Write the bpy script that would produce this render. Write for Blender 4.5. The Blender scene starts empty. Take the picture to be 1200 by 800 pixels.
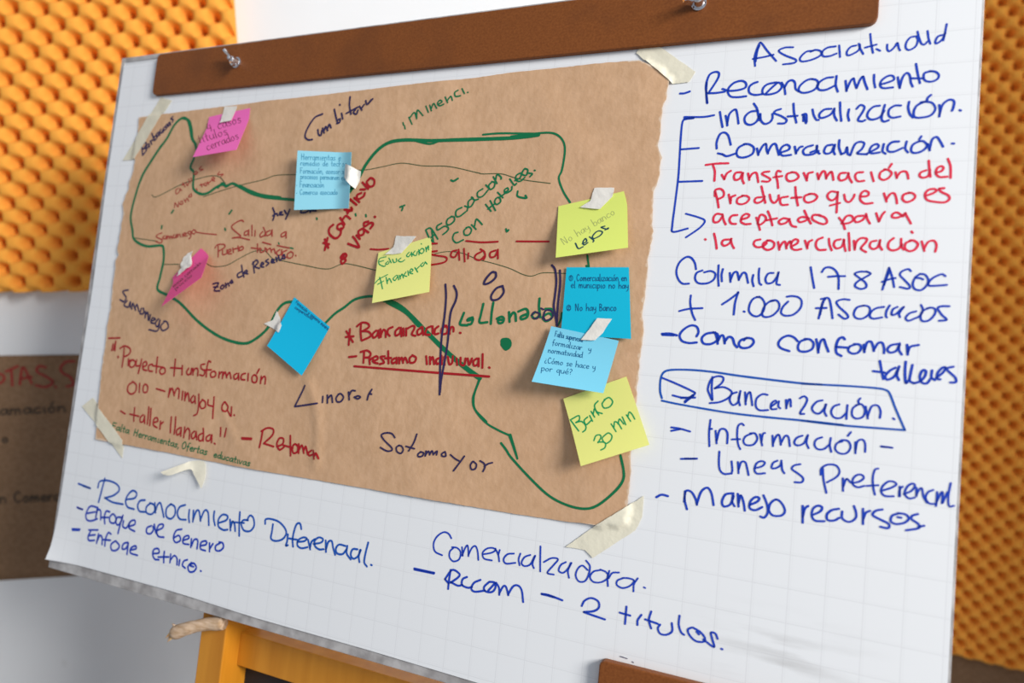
import bpy, bmesh, math, random
from mathutils import Vector, Matrix, noise
from mathutils.geometry import delaunay_2d_cdt

S = bpy.context.scene
COL = S.collection
random.seed(4)

# ------------------------------------------------------------------ camera
cam = bpy.data.objects.new('camera', bpy.data.cameras.new('camera'))
COL.objects.link(cam)
cam.location = (0, 0, 1.55)
cam.rotation_euler = (math.radians(90 - 10.44), 0, 0)
cam.data.sensor_width = 36
cam.data.lens = 22.5746
cam.data.clip_start = 0.02
cam.data.dof.use_dof = True
cam.data.dof.focus_distance = 0.69
cam.data.dof.aperture_fstop = 2.6
S.camera = cam

# ------------------------------------------------------------------ world, lights, exposure
w = bpy.data.worlds.new('room_light'); S.world = w; w.use_nodes = True
w.node_tree.nodes['Background'].inputs[0].default_value = (0.80, 0.88, 1.0, 1)
w.node_tree.nodes['Background'].inputs[1].default_value = 0.37

def area(name, loc, target, sx, sy, power, color):
    d = bpy.data.lights.new(name, 'AREA'); d.shape = 'RECTANGLE'; d.size = sx; d.size_y = sy
    d.energy = power; d.color = color
    o = bpy.data.objects.new(name, d); COL.objects.link(o); o.location = loc
    o.rotation_euler = (Vector(target) - Vector(loc)).to_track_quat('-Z', 'Y').to_euler()
    return o
area('window_daylight', (2.94, -1.78, 3.13), (-0.2, 0.8, 1.45), 1.4, 1.4, 255, (1.0, 0.98, 0.95))

S.view_settings.view_transform = 'Standard'
S.view_settings.look = 'None'
S.view_settings.gamma = 1.0
S.view_settings.use_curve_mapping = False
S.view_settings.exposure = 0.0

# board-plane geometry in millimetres, handwriting strokes in tenths of a millimetre (sticky notes: 1/10000 of the note)
NOTES = {"N1": [[0, [-477.0, 278.8, 3.0], [-406.1, 286.7, 3.0]], [0.17, [-477.6, 264.3, 3.0], [-405.2, 272.0, 3.0]], [1, [-467.8, 212.3, 28.0], [-395.2, 219.6, 27.1]]], "N2": [[0, [-230.4, 216.7, 9.0], [-224.9, 146.4, 9.0]], [0.2, [-247.4, 218.8, 4.0], [-243.7, 147.5, 4.0]], [1, [-308.4, 219.9, 14.0], [-303.3, 143.7, 13.0]]], "N3": [[0, [-504.6, 53.9, 3.0], [-459.7, 95.4, 3.0]], [0.2, [-494.2, 46.1, 8.7], [-443.8, 85.9, 3.0]], [1, [-469.3, 9.3, 43.4], [-415.7, 50.2, 36.3]]], "N4": [[0, [-179.6, 93.9, 3.0], [-112.5, 113.5, 3.0]], [0.15, [-178.7, 85.3, 4.5], [-108.3, 103.7, 4.5]], [1, [-171.1, 31.5, 17.0], [-100.8, 48.2, 12.0]]], "N5": [[0, [-294.7, 35.6, 3.0], [-236.4, 1.5, 3.0]], [1, [-322.4, -28.0, 9.0], [-265.2, -60.4, 8.0]]], "N6": [[0, [39.3, 147.9, 3.8], [108.4, 163.1, 3.8]], [0.2, [39.8, 137.2, 4.0], [113.2, 150.2, 4.5]], [1, [45.7, 89.5, 16.0], [119.6, 102.1, 12.0]]], "N7": [[0, [54.8, 82.0, 4.2], [120.6, 83.7, 4.2]], [1, [55.8, 10.3, 6.0], [129.5, 10.7, 6.5]]], "N8": [[0, [44.7, 18.6, 6.2], [117.1, 8.1, 6.2]], [1, [33.8, -41.3, 20.0], [108.0, -45.9, 14.0]]], "N9": [[0, [64.4, -55.6, 4.2], [127.6, -27.1, 4.2]], [1, [92.3, -120.1, 16.0], [156.7, -91.2, 10.0]]]}
TAPES = {"a": [[-577.1, 315.3], [-554.2, 308.6], [-562.2, 297.9], [-611.0, 224.6], [-636.9, 223.7]], "b": [[107.9, 312.8], [112.6, 320.7], [116.6, 325.8], [130.4, 318.8], [170.5, 286.8], [164.6, 276.5], [148.5, 276.1]], "c": [[-648.3, -137.3], [-628.3, -123.1], [-555.9, -174.6], [-554.4, -198.9], [-600.3, -167.0]], "e": [[139.9, -152.9], [154.0, -141.6], [154.1, -162.2], [148.6, -176.2], [109.0, -209.8], [100.6, -203.8], [80.2, -204.2], [111.2, -176.0]], "f": [[-451.6, 291.6], [-429.0, 291.2], [-430.4, 281.8], [-434.5, 270.2], [-453.7, 268.3]], "g": [[-239.0, 203.2], [-217.8, 193.9], [-218.6, 181.6], [-223.5, 172.7], [-237.8, 185.3]], "h": [[-472.2, 91.2], [-474.8, 84.1], [-466.4, 71.4], [-488.1, 54.4], [-490.3, 70.9], [-489.7, 80.3], [-480.8, 87.6]], "i": [[-158.2, 114.7], [-130.5, 113.9], [-133.4, 109.8], [-146.2, 93.4], [-168.6, 91.0], [-159.9, 100.8]], "j": [[-319.2, 17.2], [-306.3, -1.6], [-308.5, -10.3], [-337.1, -0.1], [-323.5, 5.0]], "k": [[77.1, 167.6], [98.0, 167.2], [97.1, 157.2], [85.7, 143.7], [63.8, 146.1], [73.8, 152.9]], "l": [[93.3, 29.8], [108.4, 29.8], [100.9, 15.3], [93.6, 6.9], [78.3, 6.3], [85.5, 17.0]]}
KRAFT = [[-614.7, 287.3], [-505.9, 291.1], [-399.9, 294.2], [-316.0, 296.3], [-237.7, 298.2], [-152.9, 300.2], [-74.2, 300.9], [-32.0, 303.4], [18.6, 303.8], [79.7, 304.4], [112.6, 303.2], [133.0, 292.6], [144.4, 279.7], [144.4, 269.7], [143.5, 258.9], [140.8, 250.0], [140.1, 236.4], [140.5, 221.1], [139.2, 211.2], [141.0, 204.8], [144.2, 197.5], [142.4, 186.9], [144.0, 183.2], [141.3, 169.0], [138.3, 163.8], [139.7, 136.2], [141.8, 121.2], [139.1, 92.1], [138.5, 52.7], [138.0, 33.5], [140.7, 21.6], [140.0, 9.4], [139.4, -13.8], [139.0, -39.6], [139.2, -71.9], [138.3, -101.6], [139.6, -126.6], [139.2, -151.8], [137.5, -171.2], [110.5, -177.0], [66.0, -179.3], [19.1, -180.4], [-82.7, -181.0], [-166.7, -181.2], [-323.7, -182.4], [-405.3, -181.6], [-483.9, -180.2], [-557.9, -179.7], [-610.4, -179.7], [-611.7, -156.4], [-613.2, -132.5], [-617.2, -86.8], [-618.5, -63.7], [-616.8, -41.6], [-619.2, -17.1], [-617.2, 7.6], [-619.1, 34.8], [-617.9, 63.4], [-620.1, 74.6], [-614.9, 83.4], [-621.0, 92.1], [-618.8, 103.4], [-619.1, 122.2], [-618.3, 144.8], [-622.5, 157.5], [-620.0, 171.4], [-614.8, 180.2], [-615.5, 192.9], [-610.7, 207.9], [-610.5, 220.6], [-614.8, 233.5], [-612.7, 259.0]]
SHEET = [[-664.4, 370.8], [-665.3, 203.1], [-662.5, 30.6], [-664.4, -106.9], [-665.4, -241.8], [-667.0, -338.4], [-669.6, -355.6], [-596.7, -354.2], [-444.3, -353.3], [-295.8, -357.1], [-137.3, -357.1], [-0.4, -358.8]]
TAPED = [[-464.5, -203.9, 14.0], [-448.4, -205.7, 12.0], [-434.6, -189.4, 7.0], [-425.4, -195.4, 5.0], [-425.0, -185.1, 3.0], [-405.8, -183.7, 2.0], [-419.1, -201.9, 3.0], [-400.7, -200.4, 2.0], [-402.3, -216.8, 4.0]]
CREASES = [[[-259.8, -66.8], [-241.2, -99.3], [-235.5, -129.4], [-234.2, -164.9]], [[-387.1, -119.1], [-359.0, -151.7]], [[-118.0, 296.3], [-92.6, 222.6], [-89.9, 151.9]], [[-486.6, 49.2], [-428.8, -62.9], [-421.2, -140.5]], [[12.4, 266.3], [77.4, 187.1], [73.2, 131.8]]]
TEXT = [
('W', 'blue marker line reading Asociatividad', 'B', '19:2270,2882 2260,2983 2293,3107 2318,3105 2372,3027 2460,2915;19:2246,2957 2343,2966 2431,2981;19:2272,2927 2281,3036 2297,3089;19:2603,3039 2531,3043 2477,3016 2536,2965 2635,2911 2621,2880 2526,2875;19:2786,2985 2724,2982 2673,2925 2691,2888 2776,2897 2851,2934 2848,2975 2801,2992 2763,2978;19:2976,3009 2908,3004 2864,2968 2874,2923 2928,2918 2987,2938;18:3005,3015 3019,2900;18:3148,3000 3104,2991 3074,2947 3082,2911 3123,2919 3173,2954 3180,3005;18:3169,3015 3187,2961 3212,2911;18:3260,3100 3273,3004 3292,2913;18:3223,2971 3317,2991;18:3319,2948 3349,2928;18:3404,2982 3406,2939 3426,2916 3463,2950 3485,2990 3499,2938 3510,2915;18:3628,3037 3586,3030 3556,2983 3556,2932 3585,2912 3632,2941 3646,2998 3632,3037;18:3640,3080 3657,3014 3677,2961 3701,2952 3723,2977;18:3719,3077 3729,3009 3745,2954;18:3842,3027 3801,3015 3783,2967 3797,2952 3837,2986 3857,3042;18:3864,3124 3854,3042 3844,2974'),
('W', 'blue marker line reading - Reconocimiento', 'B', '23:1568,2655 1610,2654 1662,2669;22:1844,2534 1828,2635 1818,2724 1840,2823 1890,2854 1932,2841 1930,2791 1894,2718 1848,2640;22:1848,2636 1924,2634 2004,2641;22:1840,2540 1824,2661 1822,2749;22:1979,2671 2049,2646 2140,2649 2195,2669 2197,2712 2156,2740 2089,2727 2041,2681 2033,2632 2065,2586 2134,2575 2207,2579;22:2303,2716 2260,2701 2229,2666 2238,2610 2290,2586 2356,2589;22:2458,2697 2394,2684 2358,2644 2361,2595 2411,2581 2487,2597 2527,2643 2513,2686 2469,2698;22:2481,2689 2429,2638 2389,2593;21:2524,2691 2551,2641 2564,2573;21:2554,2641 2578,2693 2614,2708 2642,2682 2652,2621 2680,2592;21:2789,2705 2737,2692 2687,2642 2685,2594 2734,2573 2806,2591 2845,2635 2837,2684 2789,2705;21:2970,2708 2913,2704 2859,2670 2840,2630 2863,2592 2920,2590 2990,2624;21:3000,2717 2998,2629 3019,2563;21:3079,2663 3093,2563;21:3092,2574 3120,2654 3144,2681 3156,2639 3174,2586;21:3176,2591 3200,2665 3223,2692 3236,2645 3265,2567;20:3312,2702 3315,2638 3328,2579;20:3371,2605 3428,2619 3475,2642 3464,2677 3425,2680 3378,2644 3366,2599 3392,2568 3470,2568;20:3505,2662 3514,2610 3526,2558;20:3525,2569 3542,2653 3573,2696 3598,2671 3611,2602 3627,2564;20:3643,2775 3659,2689 3682,2591;20:3609,2642 3704,2634;20:3766,2696 3716,2684 3708,2645 3724,2610 3771,2598 3816,2619 3824,2657 3795,2688 3752,2697'),
('W', 'blue marker bracket and arrow tying the list together', 'B', '20:1919,2404 1813,2393 1629,2404;20:1630,2387 1722,2390;20:1723,2386 1648,2380 1616,2352 1611,2200 1616,1969 1619,1774 1608,1493 1599,1282 1613,1216 1752,1251;20:1622,2066 1796,2073;20:1631,1730 1855,1733;19:1723,1401 1858,1360 1910,1326 1866,1257 1742,1161'),
('W', 'blue marker line reading Industrialización', 'B', '22:1972,2434 1991,2347 2008,2278;22:2030,2391 2046,2331 2053,2291;22:2050,2317 2065,2408 2116,2451 2137,2403 2156,2305;22:2319,2424 2255,2415 2211,2366 2221,2307 2270,2285 2321,2314 2346,2377;22:2285,2498 2318,2444 2334,2378 2349,2326;21:2351,2390 2361,2325 2398,2287 2443,2301 2464,2338 2461,2383;21:2533,2427 2488,2413 2478,2388 2537,2359 2591,2317 2576,2284 2519,2284;21:2643,2473 2654,2383 2680,2283;21:2600,2349 2685,2350;21:2729,2359 2741,2340 2765,2273;21:2741,2296 2740,2359 2762,2357 2769,2288;21:2813,2404 2827,2347 2852,2302 2871,2298;21:2972,2400 2917,2397 2876,2356 2884,2319 2927,2322 2975,2350 2999,2398;21:2999,2401 3002,2336 3027,2283;21:3044,2457 3051,2370 3065,2277;21:3123,2384 3117,2329 3129,2276;20:3186,2386 3216,2420 3249,2400 3240,2358 3203,2281 3235,2263 3261,2273;20:3373,2403 3322,2395 3283,2349 3280,2300 3318,2274 3379,2294 3412,2352;20:3414,2407 3398,2323 3396,2269 3417,2250 3452,2260;20:3542,2392 3496,2395 3452,2362 3450,2308 3482,2282 3542,2290;20:3606,2423 3601,2370 3617,2309 3643,2274;20:3726,2415 3668,2383 3646,2325 3658,2277 3713,2270 3781,2287 3812,2344 3786,2399 3736,2414 3696,2411;20:3772,2474 3749,2449 3743,2420;20:3840,2377 3848,2318 3845,2271;20:3847,2295 3865,2376 3911,2419 3950,2405 3948,2347 3939,2318;20:3997,2320 4006,2314'),
('W', 'blue marker line reading Comercialización', 'B', '22:1969,2060 1964,2126 1989,2203 2030,2220 2069,2186 2099,2093;22:1985,2010 2028,1999;22:2028,1999 2072,1978 2148,2001;22:2236,2094 2179,2064 2159,2013 2180,1967 2245,1961 2307,1994 2315,2052 2272,2088 2224,2094;22:2345,2044 2361,1979;21:2360,1992 2395,2067 2423,2085 2433,2027 2447,1989;21:2446,2001 2476,2070 2509,2081 2530,2023 2545,1972;21:2566,1996 2627,2019 2636,2050 2606,2070 2568,2047 2554,2003 2579,1964 2652,1968;21:2681,2048 2696,1979;21:2696,1991 2726,2040 2748,2045;21:2836,2054 2782,2037 2756,2001 2775,1965 2841,1967 2888,1996;21:2822,1986 2870,2009 2872,2052 2876,1996 2899,1970;21:3003,2052 2955,2042 2936,1994 2953,1968 2996,1979 3019,2039;21:3024,2051 3017,1990 3029,1959;21:3059,2093 3060,2025 3083,1957;21:3083,1957 3114,1974 3127,2022 3136,1961 3158,1945;20:3158,1945 3189,2044 3230,2069 3267,2052 3249,1999 3215,1960 3294,1948;20:3293,1954 3334,1977 3383,2011 3371,2041 3331,2025 3313,1978 3335,1955 3396,1962;20:3425,2039 3418,1973 3443,1948;20:3544,2057 3493,2054 3459,2019 3462,1972 3508,1964 3577,1996;20:3604,2054 3597,1990 3619,1953;20:3703,2050 3655,2022 3643,1970 3669,1945 3727,1960 3764,2006 3738,2048 3703,2050;20:3716,2096 3702,2070;20:3769,2023 3786,1964;20:3785,1976 3801,2063 3834,2084 3860,2048 3886,1994;19:3952,2020 3967,2018'),
('W', 'red marker line reading Transformación del', 'R', '22:1877,1896 1980,1906 2089,1906;22:1944,1898 1968,1826 1971,1732;22:2037,1791 2064,1745;22:2064,1752 2084,1803 2118,1828;22:2214,1812 2167,1807 2152,1769 2166,1736 2207,1748 2227,1799;22:2232,1805 2231,1741 2248,1700;22:2280,1797 2296,1733;21:2295,1752 2321,1796 2355,1801 2370,1750 2379,1709;21:2470,1811 2424,1806 2408,1787 2450,1761 2486,1735 2465,1712 2413,1717;21:2572,1808 2544,1815 2535,1771 2551,1708 2560,1647;21:2514,1753 2587,1763;21:2674,1798 2631,1781 2628,1737 2657,1711 2707,1723 2733,1753 2708,1791 2669,1798;21:2775,1789 2807,1714;21:2806,1733 2814,1782 2851,1793;21:2892,1780 2906,1724;21:2906,1736 2935,1797 2957,1790 2971,1728;21:2970,1741 3000,1789 3016,1782 3031,1715;21:3128,1779 3086,1774 3073,1732 3095,1707 3137,1724 3155,1772;20:3149,1778 3163,1729 3186,1687;20:3270,1781 3223,1776 3209,1740 3233,1698 3284,1700;20:3337,1779 3350,1731 3362,1694;20:3449,1799 3414,1776 3406,1729 3438,1704 3478,1721 3501,1762 3479,1792 3443,1803;20:3497,1851 3478,1816;20:3531,1773 3544,1719;20:3545,1731 3571,1772 3611,1777 3627,1747 3634,1711;20:3768,1783 3730,1767 3719,1738 3742,1717 3785,1731 3798,1783;20:3784,1870 3792,1794 3803,1724;20:3842,1758 3885,1774 3898,1803 3878,1817 3850,1798 3843,1752 3873,1720 3930,1721;19:3928,1883 3950,1812 3955,1709'),
('W', 'red marker line reading Producto que no es', 'R', '22:1989,1618 2013,1540 2031,1463;22:1986,1579 1988,1637 2035,1649 2068,1616 2065,1571 2019,1546;22:2117,1590 2139,1502;22:2138,1519 2143,1564 2177,1582;21:2248,1575 2203,1550 2200,1506 2242,1492 2288,1511 2308,1549 2283,1574 2242,1578;21:2418,1560 2372,1554 2357,1523 2381,1503 2426,1522 2446,1565;21:2410,1667 2433,1585 2456,1503;21:2490,1584 2506,1527 2536,1502 2567,1539 2570,1576;21:2650,1562 2595,1551 2586,1514 2605,1482 2655,1484;21:2711,1654 2722,1567 2744,1475;21:2684,1549 2767,1554;21:2842,1584 2799,1566 2797,1523 2831,1502 2884,1522 2904,1558 2875,1583 2831,1584;21:3064,1598 3021,1605 2991,1575 2998,1539 3031,1520 3067,1550 3075,1598;20:3075,1598 3074,1514 3075,1405;20:3018,1472 3097,1495;20:3129,1573 3143,1519 3175,1503 3205,1542 3213,1572;20:3266,1553 3318,1558 3327,1588 3295,1606 3265,1577 3263,1523 3301,1487 3363,1492;20:3450,1580 3474,1503;20:3473,1526 3501,1573 3531,1578 3548,1537 3557,1486;20:3650,1582 3606,1565 3598,1524 3629,1497 3673,1512 3696,1546 3675,1576 3640,1582;20:3774,1551 3827,1573 3854,1596 3834,1613 3791,1603 3769,1563 3786,1516 3840,1498 3917,1491 3954,1519 3943,1554 3893,1584 3873,1613 3911,1618'),
('W', 'red marker line reading aceptado para', 'R', '22:2066,1392 2017,1398 1990,1360 1999,1315 2041,1321 2073,1372;22:2072,1392 2088,1334 2109,1293;22:2209,1385 2162,1379 2141,1340 2161,1302 2203,1298;21:2247,1340 2304,1359 2320,1384 2290,1397 2256,1372 2248,1321 2285,1296 2337,1298;21:2385,1359 2407,1296 2425,1240;21:2400,1302 2418,1384 2458,1377 2472,1340 2435,1296 2407,1290;21:2484,1421 2511,1358 2533,1284;21:2478,1333 2568,1352;21:2669,1345 2624,1352 2587,1321 2605,1296 2649,1308 2680,1345;21:2675,1345 2701,1284 2741,1269;21:2834,1357 2784,1364 2753,1339 2771,1315 2814,1327 2845,1351;21:2803,1425 2834,1357 2865,1302;21:2938,1381 2883,1382 2875,1345 2915,1315 2970,1296 3001,1314 2982,1357 2927,1381;20:3099,1356 3134,1302 3153,1249;20:3123,1302 3157,1368 3198,1374 3216,1338 3186,1308 3134,1299;20:3297,1374 3245,1368 3226,1338 3243,1314 3289,1332 3317,1374;20:3317,1391 3329,1344 3352,1302;20:3398,1397 3423,1320;20:3423,1320 3445,1379 3464,1408;20:3611,1367 3564,1402 3530,1390 3526,1361 3567,1355 3610,1378 3629,1396;20:3624,1396 3652,1343 3673,1302'),
('W', 'red marker line reading la comercialización', 'R', '22:1927,1144 1933,1139;22:2008,1200 2027,1130 2043,1051;22:2155,1144 2102,1137 2087,1105 2112,1080 2158,1106 2172,1150;22:2167,1144 2182,1093 2202,1058;21:2434,1146 2389,1133 2380,1096 2410,1071 2461,1078 2493,1109;21:2503,1134 2465,1109 2468,1066 2509,1045 2553,1067 2561,1110 2531,1135 2497,1137;21:2594,1123 2610,1049;21:2609,1068 2634,1117 2656,1124 2671,1062;21:2669,1081 2694,1130 2706,1112;21:2714,1081 2761,1113 2765,1143 2737,1149 2711,1118 2714,1069 2749,1049 2798,1058;21:2826,1138 2850,1065;21:2849,1083 2859,1126 2885,1144;21:2972,1169 2930,1145 2920,1096 2946,1054 3005,1055;20:3026,1158 3034,1104 3055,1050;20:3121,1153 3080,1140 3070,1098 3095,1069 3136,1087 3153,1147;20:3148,1153 3156,1099 3169,1046;20:3186,1213 3196,1130 3202,1052;20:3232,1142 3244,1059;20:3243,1071 3253,1130 3287,1166 3334,1161 3330,1131 3293,1072 3335,1039;20:3411,1144 3371,1131 3363,1090 3390,1067 3425,1085 3442,1144;20:3442,1150 3439,1103 3461,1062;20:3546,1168 3513,1133 3507,1086 3537,1058 3586,1070 3614,1111;20:3606,1163 3609,1099 3631,1065;20:3681,1146 3643,1123 3640,1077 3676,1052 3719,1072 3736,1118 3705,1147 3676,1149;20:3682,1230 3690,1218;19:3764,1141 3788,1056;19:3786,1079 3813,1136 3856,1148 3877,1108 3870,1051'),
('W', 'blue marker line ending in 178 ASOC', 'B', '20:1863,843 1846,907 1805,957 1756,960 1698,904 1676,819 1698,742 1745,695 1807,697;20:1944,814 2003,828 2047,804 2039,747 1982,707 1898,704 1862,747 1872,805 1924,832;20:2073,887 2076,779 2088,685;20:2115,850 2107,793 2115,730;20:2182,814 2194,727;20:2193,745 2217,815 2246,825 2260,785 2269,748;20:2268,754 2299,817 2328,812 2343,763 2354,723;20:2395,801 2390,746 2405,693;19:2445,865 2444,803 2454,729 2473,708;19:2572,825 2528,818 2506,768 2523,725 2567,733 2603,783 2617,833;19:2617,833 2609,771 2607,722 2635,713;19:2889,888 2908,793 2930,695;19:2985,845 3010,885 3057,890 3101,858 3126,799 3132,693;19:3041,803 3109,811 3177,813;18:3355,859 3294,857 3256,836 3297,799 3345,759 3353,719 3313,700 3265,722 3278,763 3338,806 3382,842 3345,862;18:3483,701 3500,788 3525,899;18:3525,899 3554,813 3573,727;18:3476,770 3530,795 3579,808;18:3493,741 3514,823 3531,881;18:3694,874 3674,891 3630,873 3612,838 3649,793 3691,743 3682,716 3618,729;18:3763,848 3731,818 3714,761 3731,716 3780,708 3821,753 3828,804 3802,845 3763,851;18:3731,813 3765,814 3790,803;18:3955,837 3926,853 3870,823 3839,788 3835,751 3883,750 3968,760'),
('W', 'blue marker line reading + 1.000 ASOCIADOS', 'B', '20:1834,580 1834,504 1860,404 1893,339;20:1736,420 1826,446 1952,459;20:2134,505 2201,558 2272,623;20:2271,630 2250,523 2246,411;20:2334,446 2344,443;19:2463,594 2413,573 2383,517 2382,449 2425,408 2475,413 2511,468 2513,535 2481,583 2441,591;19:2595,563 2546,543 2510,492 2500,424 2533,402 2593,423 2639,480 2641,535 2611,566 2567,559;19:2717,559 2676,506 2663,451 2698,425 2769,438 2825,501 2832,567 2802,602 2752,612 2703,604;19:2984,414 3000,510 3021,600;19:2995,595 3053,605 3078,537 3098,422;19:2957,508 3042,514;19:2993,450 3008,558 3027,594;19:3226,597 3174,600 3123,575 3146,529 3207,473 3224,439 3194,423 3145,458;18:3341,550 3291,530 3268,476 3286,436 3337,431 3386,471 3393,529 3362,550 3326,546;18:3503,546 3443,531 3405,495 3397,454 3428,436 3493,451;18:3547,561 3525,512 3522,466 3530,453;18:3607,551 3573,526 3566,480 3600,487 3637,535 3656,553;18:3656,553 3624,494 3631,461;18:3750,518 3702,498 3675,457 3696,432 3743,455 3781,480 3802,532 3786,576;18:3845,551 3803,526 3786,474 3802,436 3850,444 3890,497 3893,542 3863,557 3830,548;18:3995,575 3939,572 3911,554 3942,500 3981,457 3926,445'),
('W', 'blue marker line reading - Como confomar', 'B', '24:1587,184 1661,191 1730,178;24:1594,174 1662,176 1700,176;23:1919,180 1934,225 1912,274 1857,283 1793,241 1758,182 1783,127 1852,110 1924,120;23:2071,227 2007,210 1969,164 1990,115 2056,114 2112,155 2114,211 2071,229;23:2089,228 2111,167 2120,121;23:2119,143 2144,200 2168,196 2184,129;23:2183,147 2215,193 2251,182 2272,128 2297,100;23:2377,191 2327,169 2312,125 2343,97 2405,107 2442,152 2428,188 2377,194 2355,171;22:2820,194 2786,227 2736,239 2683,209 2658,159 2683,119 2756,96;22:2891,215 2847,193 2827,148 2841,105 2898,102 2947,131 2955,182 2925,215 2880,217;22:2976,220 2991,159 3000,100;22:2998,122 3011,198 3037,225 3057,176 3082,116;22:3208,236 3190,253 3159,233 3142,170 3149,108 3189,84;22:3141,163 3245,162;21:3287,192 3250,171 3243,134 3275,112 3317,121 3342,159 3330,195 3286,198;21:3362,197 3371,131;21:3370,149 3387,217 3419,228 3437,184 3444,148;21:3444,160 3473,217 3504,225 3522,184 3524,134;21:3619,221 3573,206 3549,168 3571,142 3617,161 3640,216;21:3639,228 3637,174 3660,132;21:3697,220 3706,135;21:3705,155 3723,204 3783,224'),
('W', 'blue marker word talleres', 'B', '21:3496,62 3511,-9 3531,-94;21:3449,-32 3538,-37;21:3619,12 3579,-16 3545,-66 3562,-98 3613,-66 3640,1;21:3647,26 3632,-47 3650,-93;21:3694,71 3693,-18 3703,-112 3727,-86;21:3746,46 3735,-38 3732,-91 3764,-112;21:3764,-112 3808,-91 3842,-46 3849,1 3824,5 3806,-44 3819,-95 3859,-104 3887,-60;21:3894,11 3892,-48 3918,-69;20:3927,-51 3974,0 3992,42 3967,40 3935,-9 3937,-56 3957,-60;20:4046,56 4002,37 4018,10 4064,-33 4071,-73 4032,-80'),
('W', 'blue outlined box drawn round the word Bancarización', 'C', '20:1636,-450 1614,-383 1609,-269 1634,-197 1706,-166 1888,-151 2091,-153 2325,-169 2553,-180 2882,-192 3041,-188;19:1638,-475 1818,-495 2235,-525 2576,-532 2903,-529 3235,-532;18:2882,-195 3050,-189 3269,-181 3483,-180 3557,-191 3589,-223 3637,-343 3717,-522;18:2903,-531 3235,-536 3717,-522'),
('W', 'dark blue marker arrow and word Bancarización', 'B', '19:1626,-253 1740,-289 1916,-354 1942,-383 1858,-472;19:1738,-413 1824,-425 1950,-415;19:1819,-432 1885,-422 1931,-396;19:1857,-459 1931,-390;19:2095,-202 2097,-312 2111,-422 2077,-364 2062,-316 2085,-227 2141,-191 2194,-199 2186,-249 2126,-310;19:2126,-307 2207,-290 2279,-326 2260,-382 2182,-433 2090,-454;19:2325,-327 2281,-350 2267,-406 2299,-451 2343,-417 2354,-337;19:2358,-312 2346,-386 2362,-447;18:2399,-320 2412,-434;18:2410,-404 2423,-336 2444,-316 2459,-375 2471,-436;18:2596,-325 2551,-324 2504,-370 2503,-442 2539,-475 2610,-465;18:2636,-429 2677,-389 2665,-372 2634,-405 2637,-452 2681,-448;18:2698,-375 2696,-422 2713,-438;18:2757,-357 2765,-433;18:2764,-415 2779,-355 2795,-353 2801,-412;18:2873,-330 2906,-308 2933,-330 2922,-381 2882,-465 2916,-468;18:3059,-330 3015,-347 2979,-400 2993,-441 3038,-452 3079,-401 3088,-364;18:3092,-363 3081,-426 3100,-466;18:3197,-353 3155,-375 3136,-426 3161,-472 3215,-472 3261,-419;18:3263,-352 3261,-419 3262,-476;17:3348,-337 3307,-377 3305,-438 3339,-464 3391,-441 3403,-379 3374,-334 3332,-345;17:3361,-282 3346,-307 3358,-336;17:3407,-349 3429,-454;17:3427,-431 3454,-344 3501,-333 3524,-379 3522,-438;17:3623,-430 3633,-438'),
('W', 'blue marker line reading Información -', 'B', '19:1749,-725 1835,-728 1928,-744;19:1752,-758 1835,-732;19:2108,-613 2104,-730 2116,-861;19:2110,-697 2127,-696;19:2162,-710 2179,-826;19:2178,-800 2199,-699 2242,-685 2270,-724 2274,-815;18:2409,-629 2386,-616 2358,-648 2358,-739 2373,-815 2393,-854;18:2313,-773 2384,-762;18:2484,-698 2431,-731 2416,-778 2442,-809 2503,-799 2535,-744 2514,-695 2471,-697;18:2556,-696 2581,-796;18:2573,-765 2580,-693 2597,-679;18:2664,-696 2674,-791;18:2672,-765 2699,-692 2723,-689 2740,-770;18:2739,-757 2770,-687 2799,-693 2816,-773;18:2914,-666 2869,-691 2851,-737 2879,-759 2929,-734 2954,-668;18:2959,-655 2952,-724 2972,-772;18:3076,-661 3032,-685 3018,-731 3043,-769 3094,-765 3136,-722;18:3147,-659 3142,-721 3157,-781;17:3240,-679 3197,-702 3188,-753 3224,-785 3278,-778 3308,-725 3289,-672 3239,-666 3212,-688;17:3303,-588 3281,-624;17:3344,-672 3349,-769;17:3348,-745 3360,-664 3397,-643 3420,-675 3424,-747;17:3544,-683 3629,-685;17:3549,-686 3618,-684'),
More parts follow.
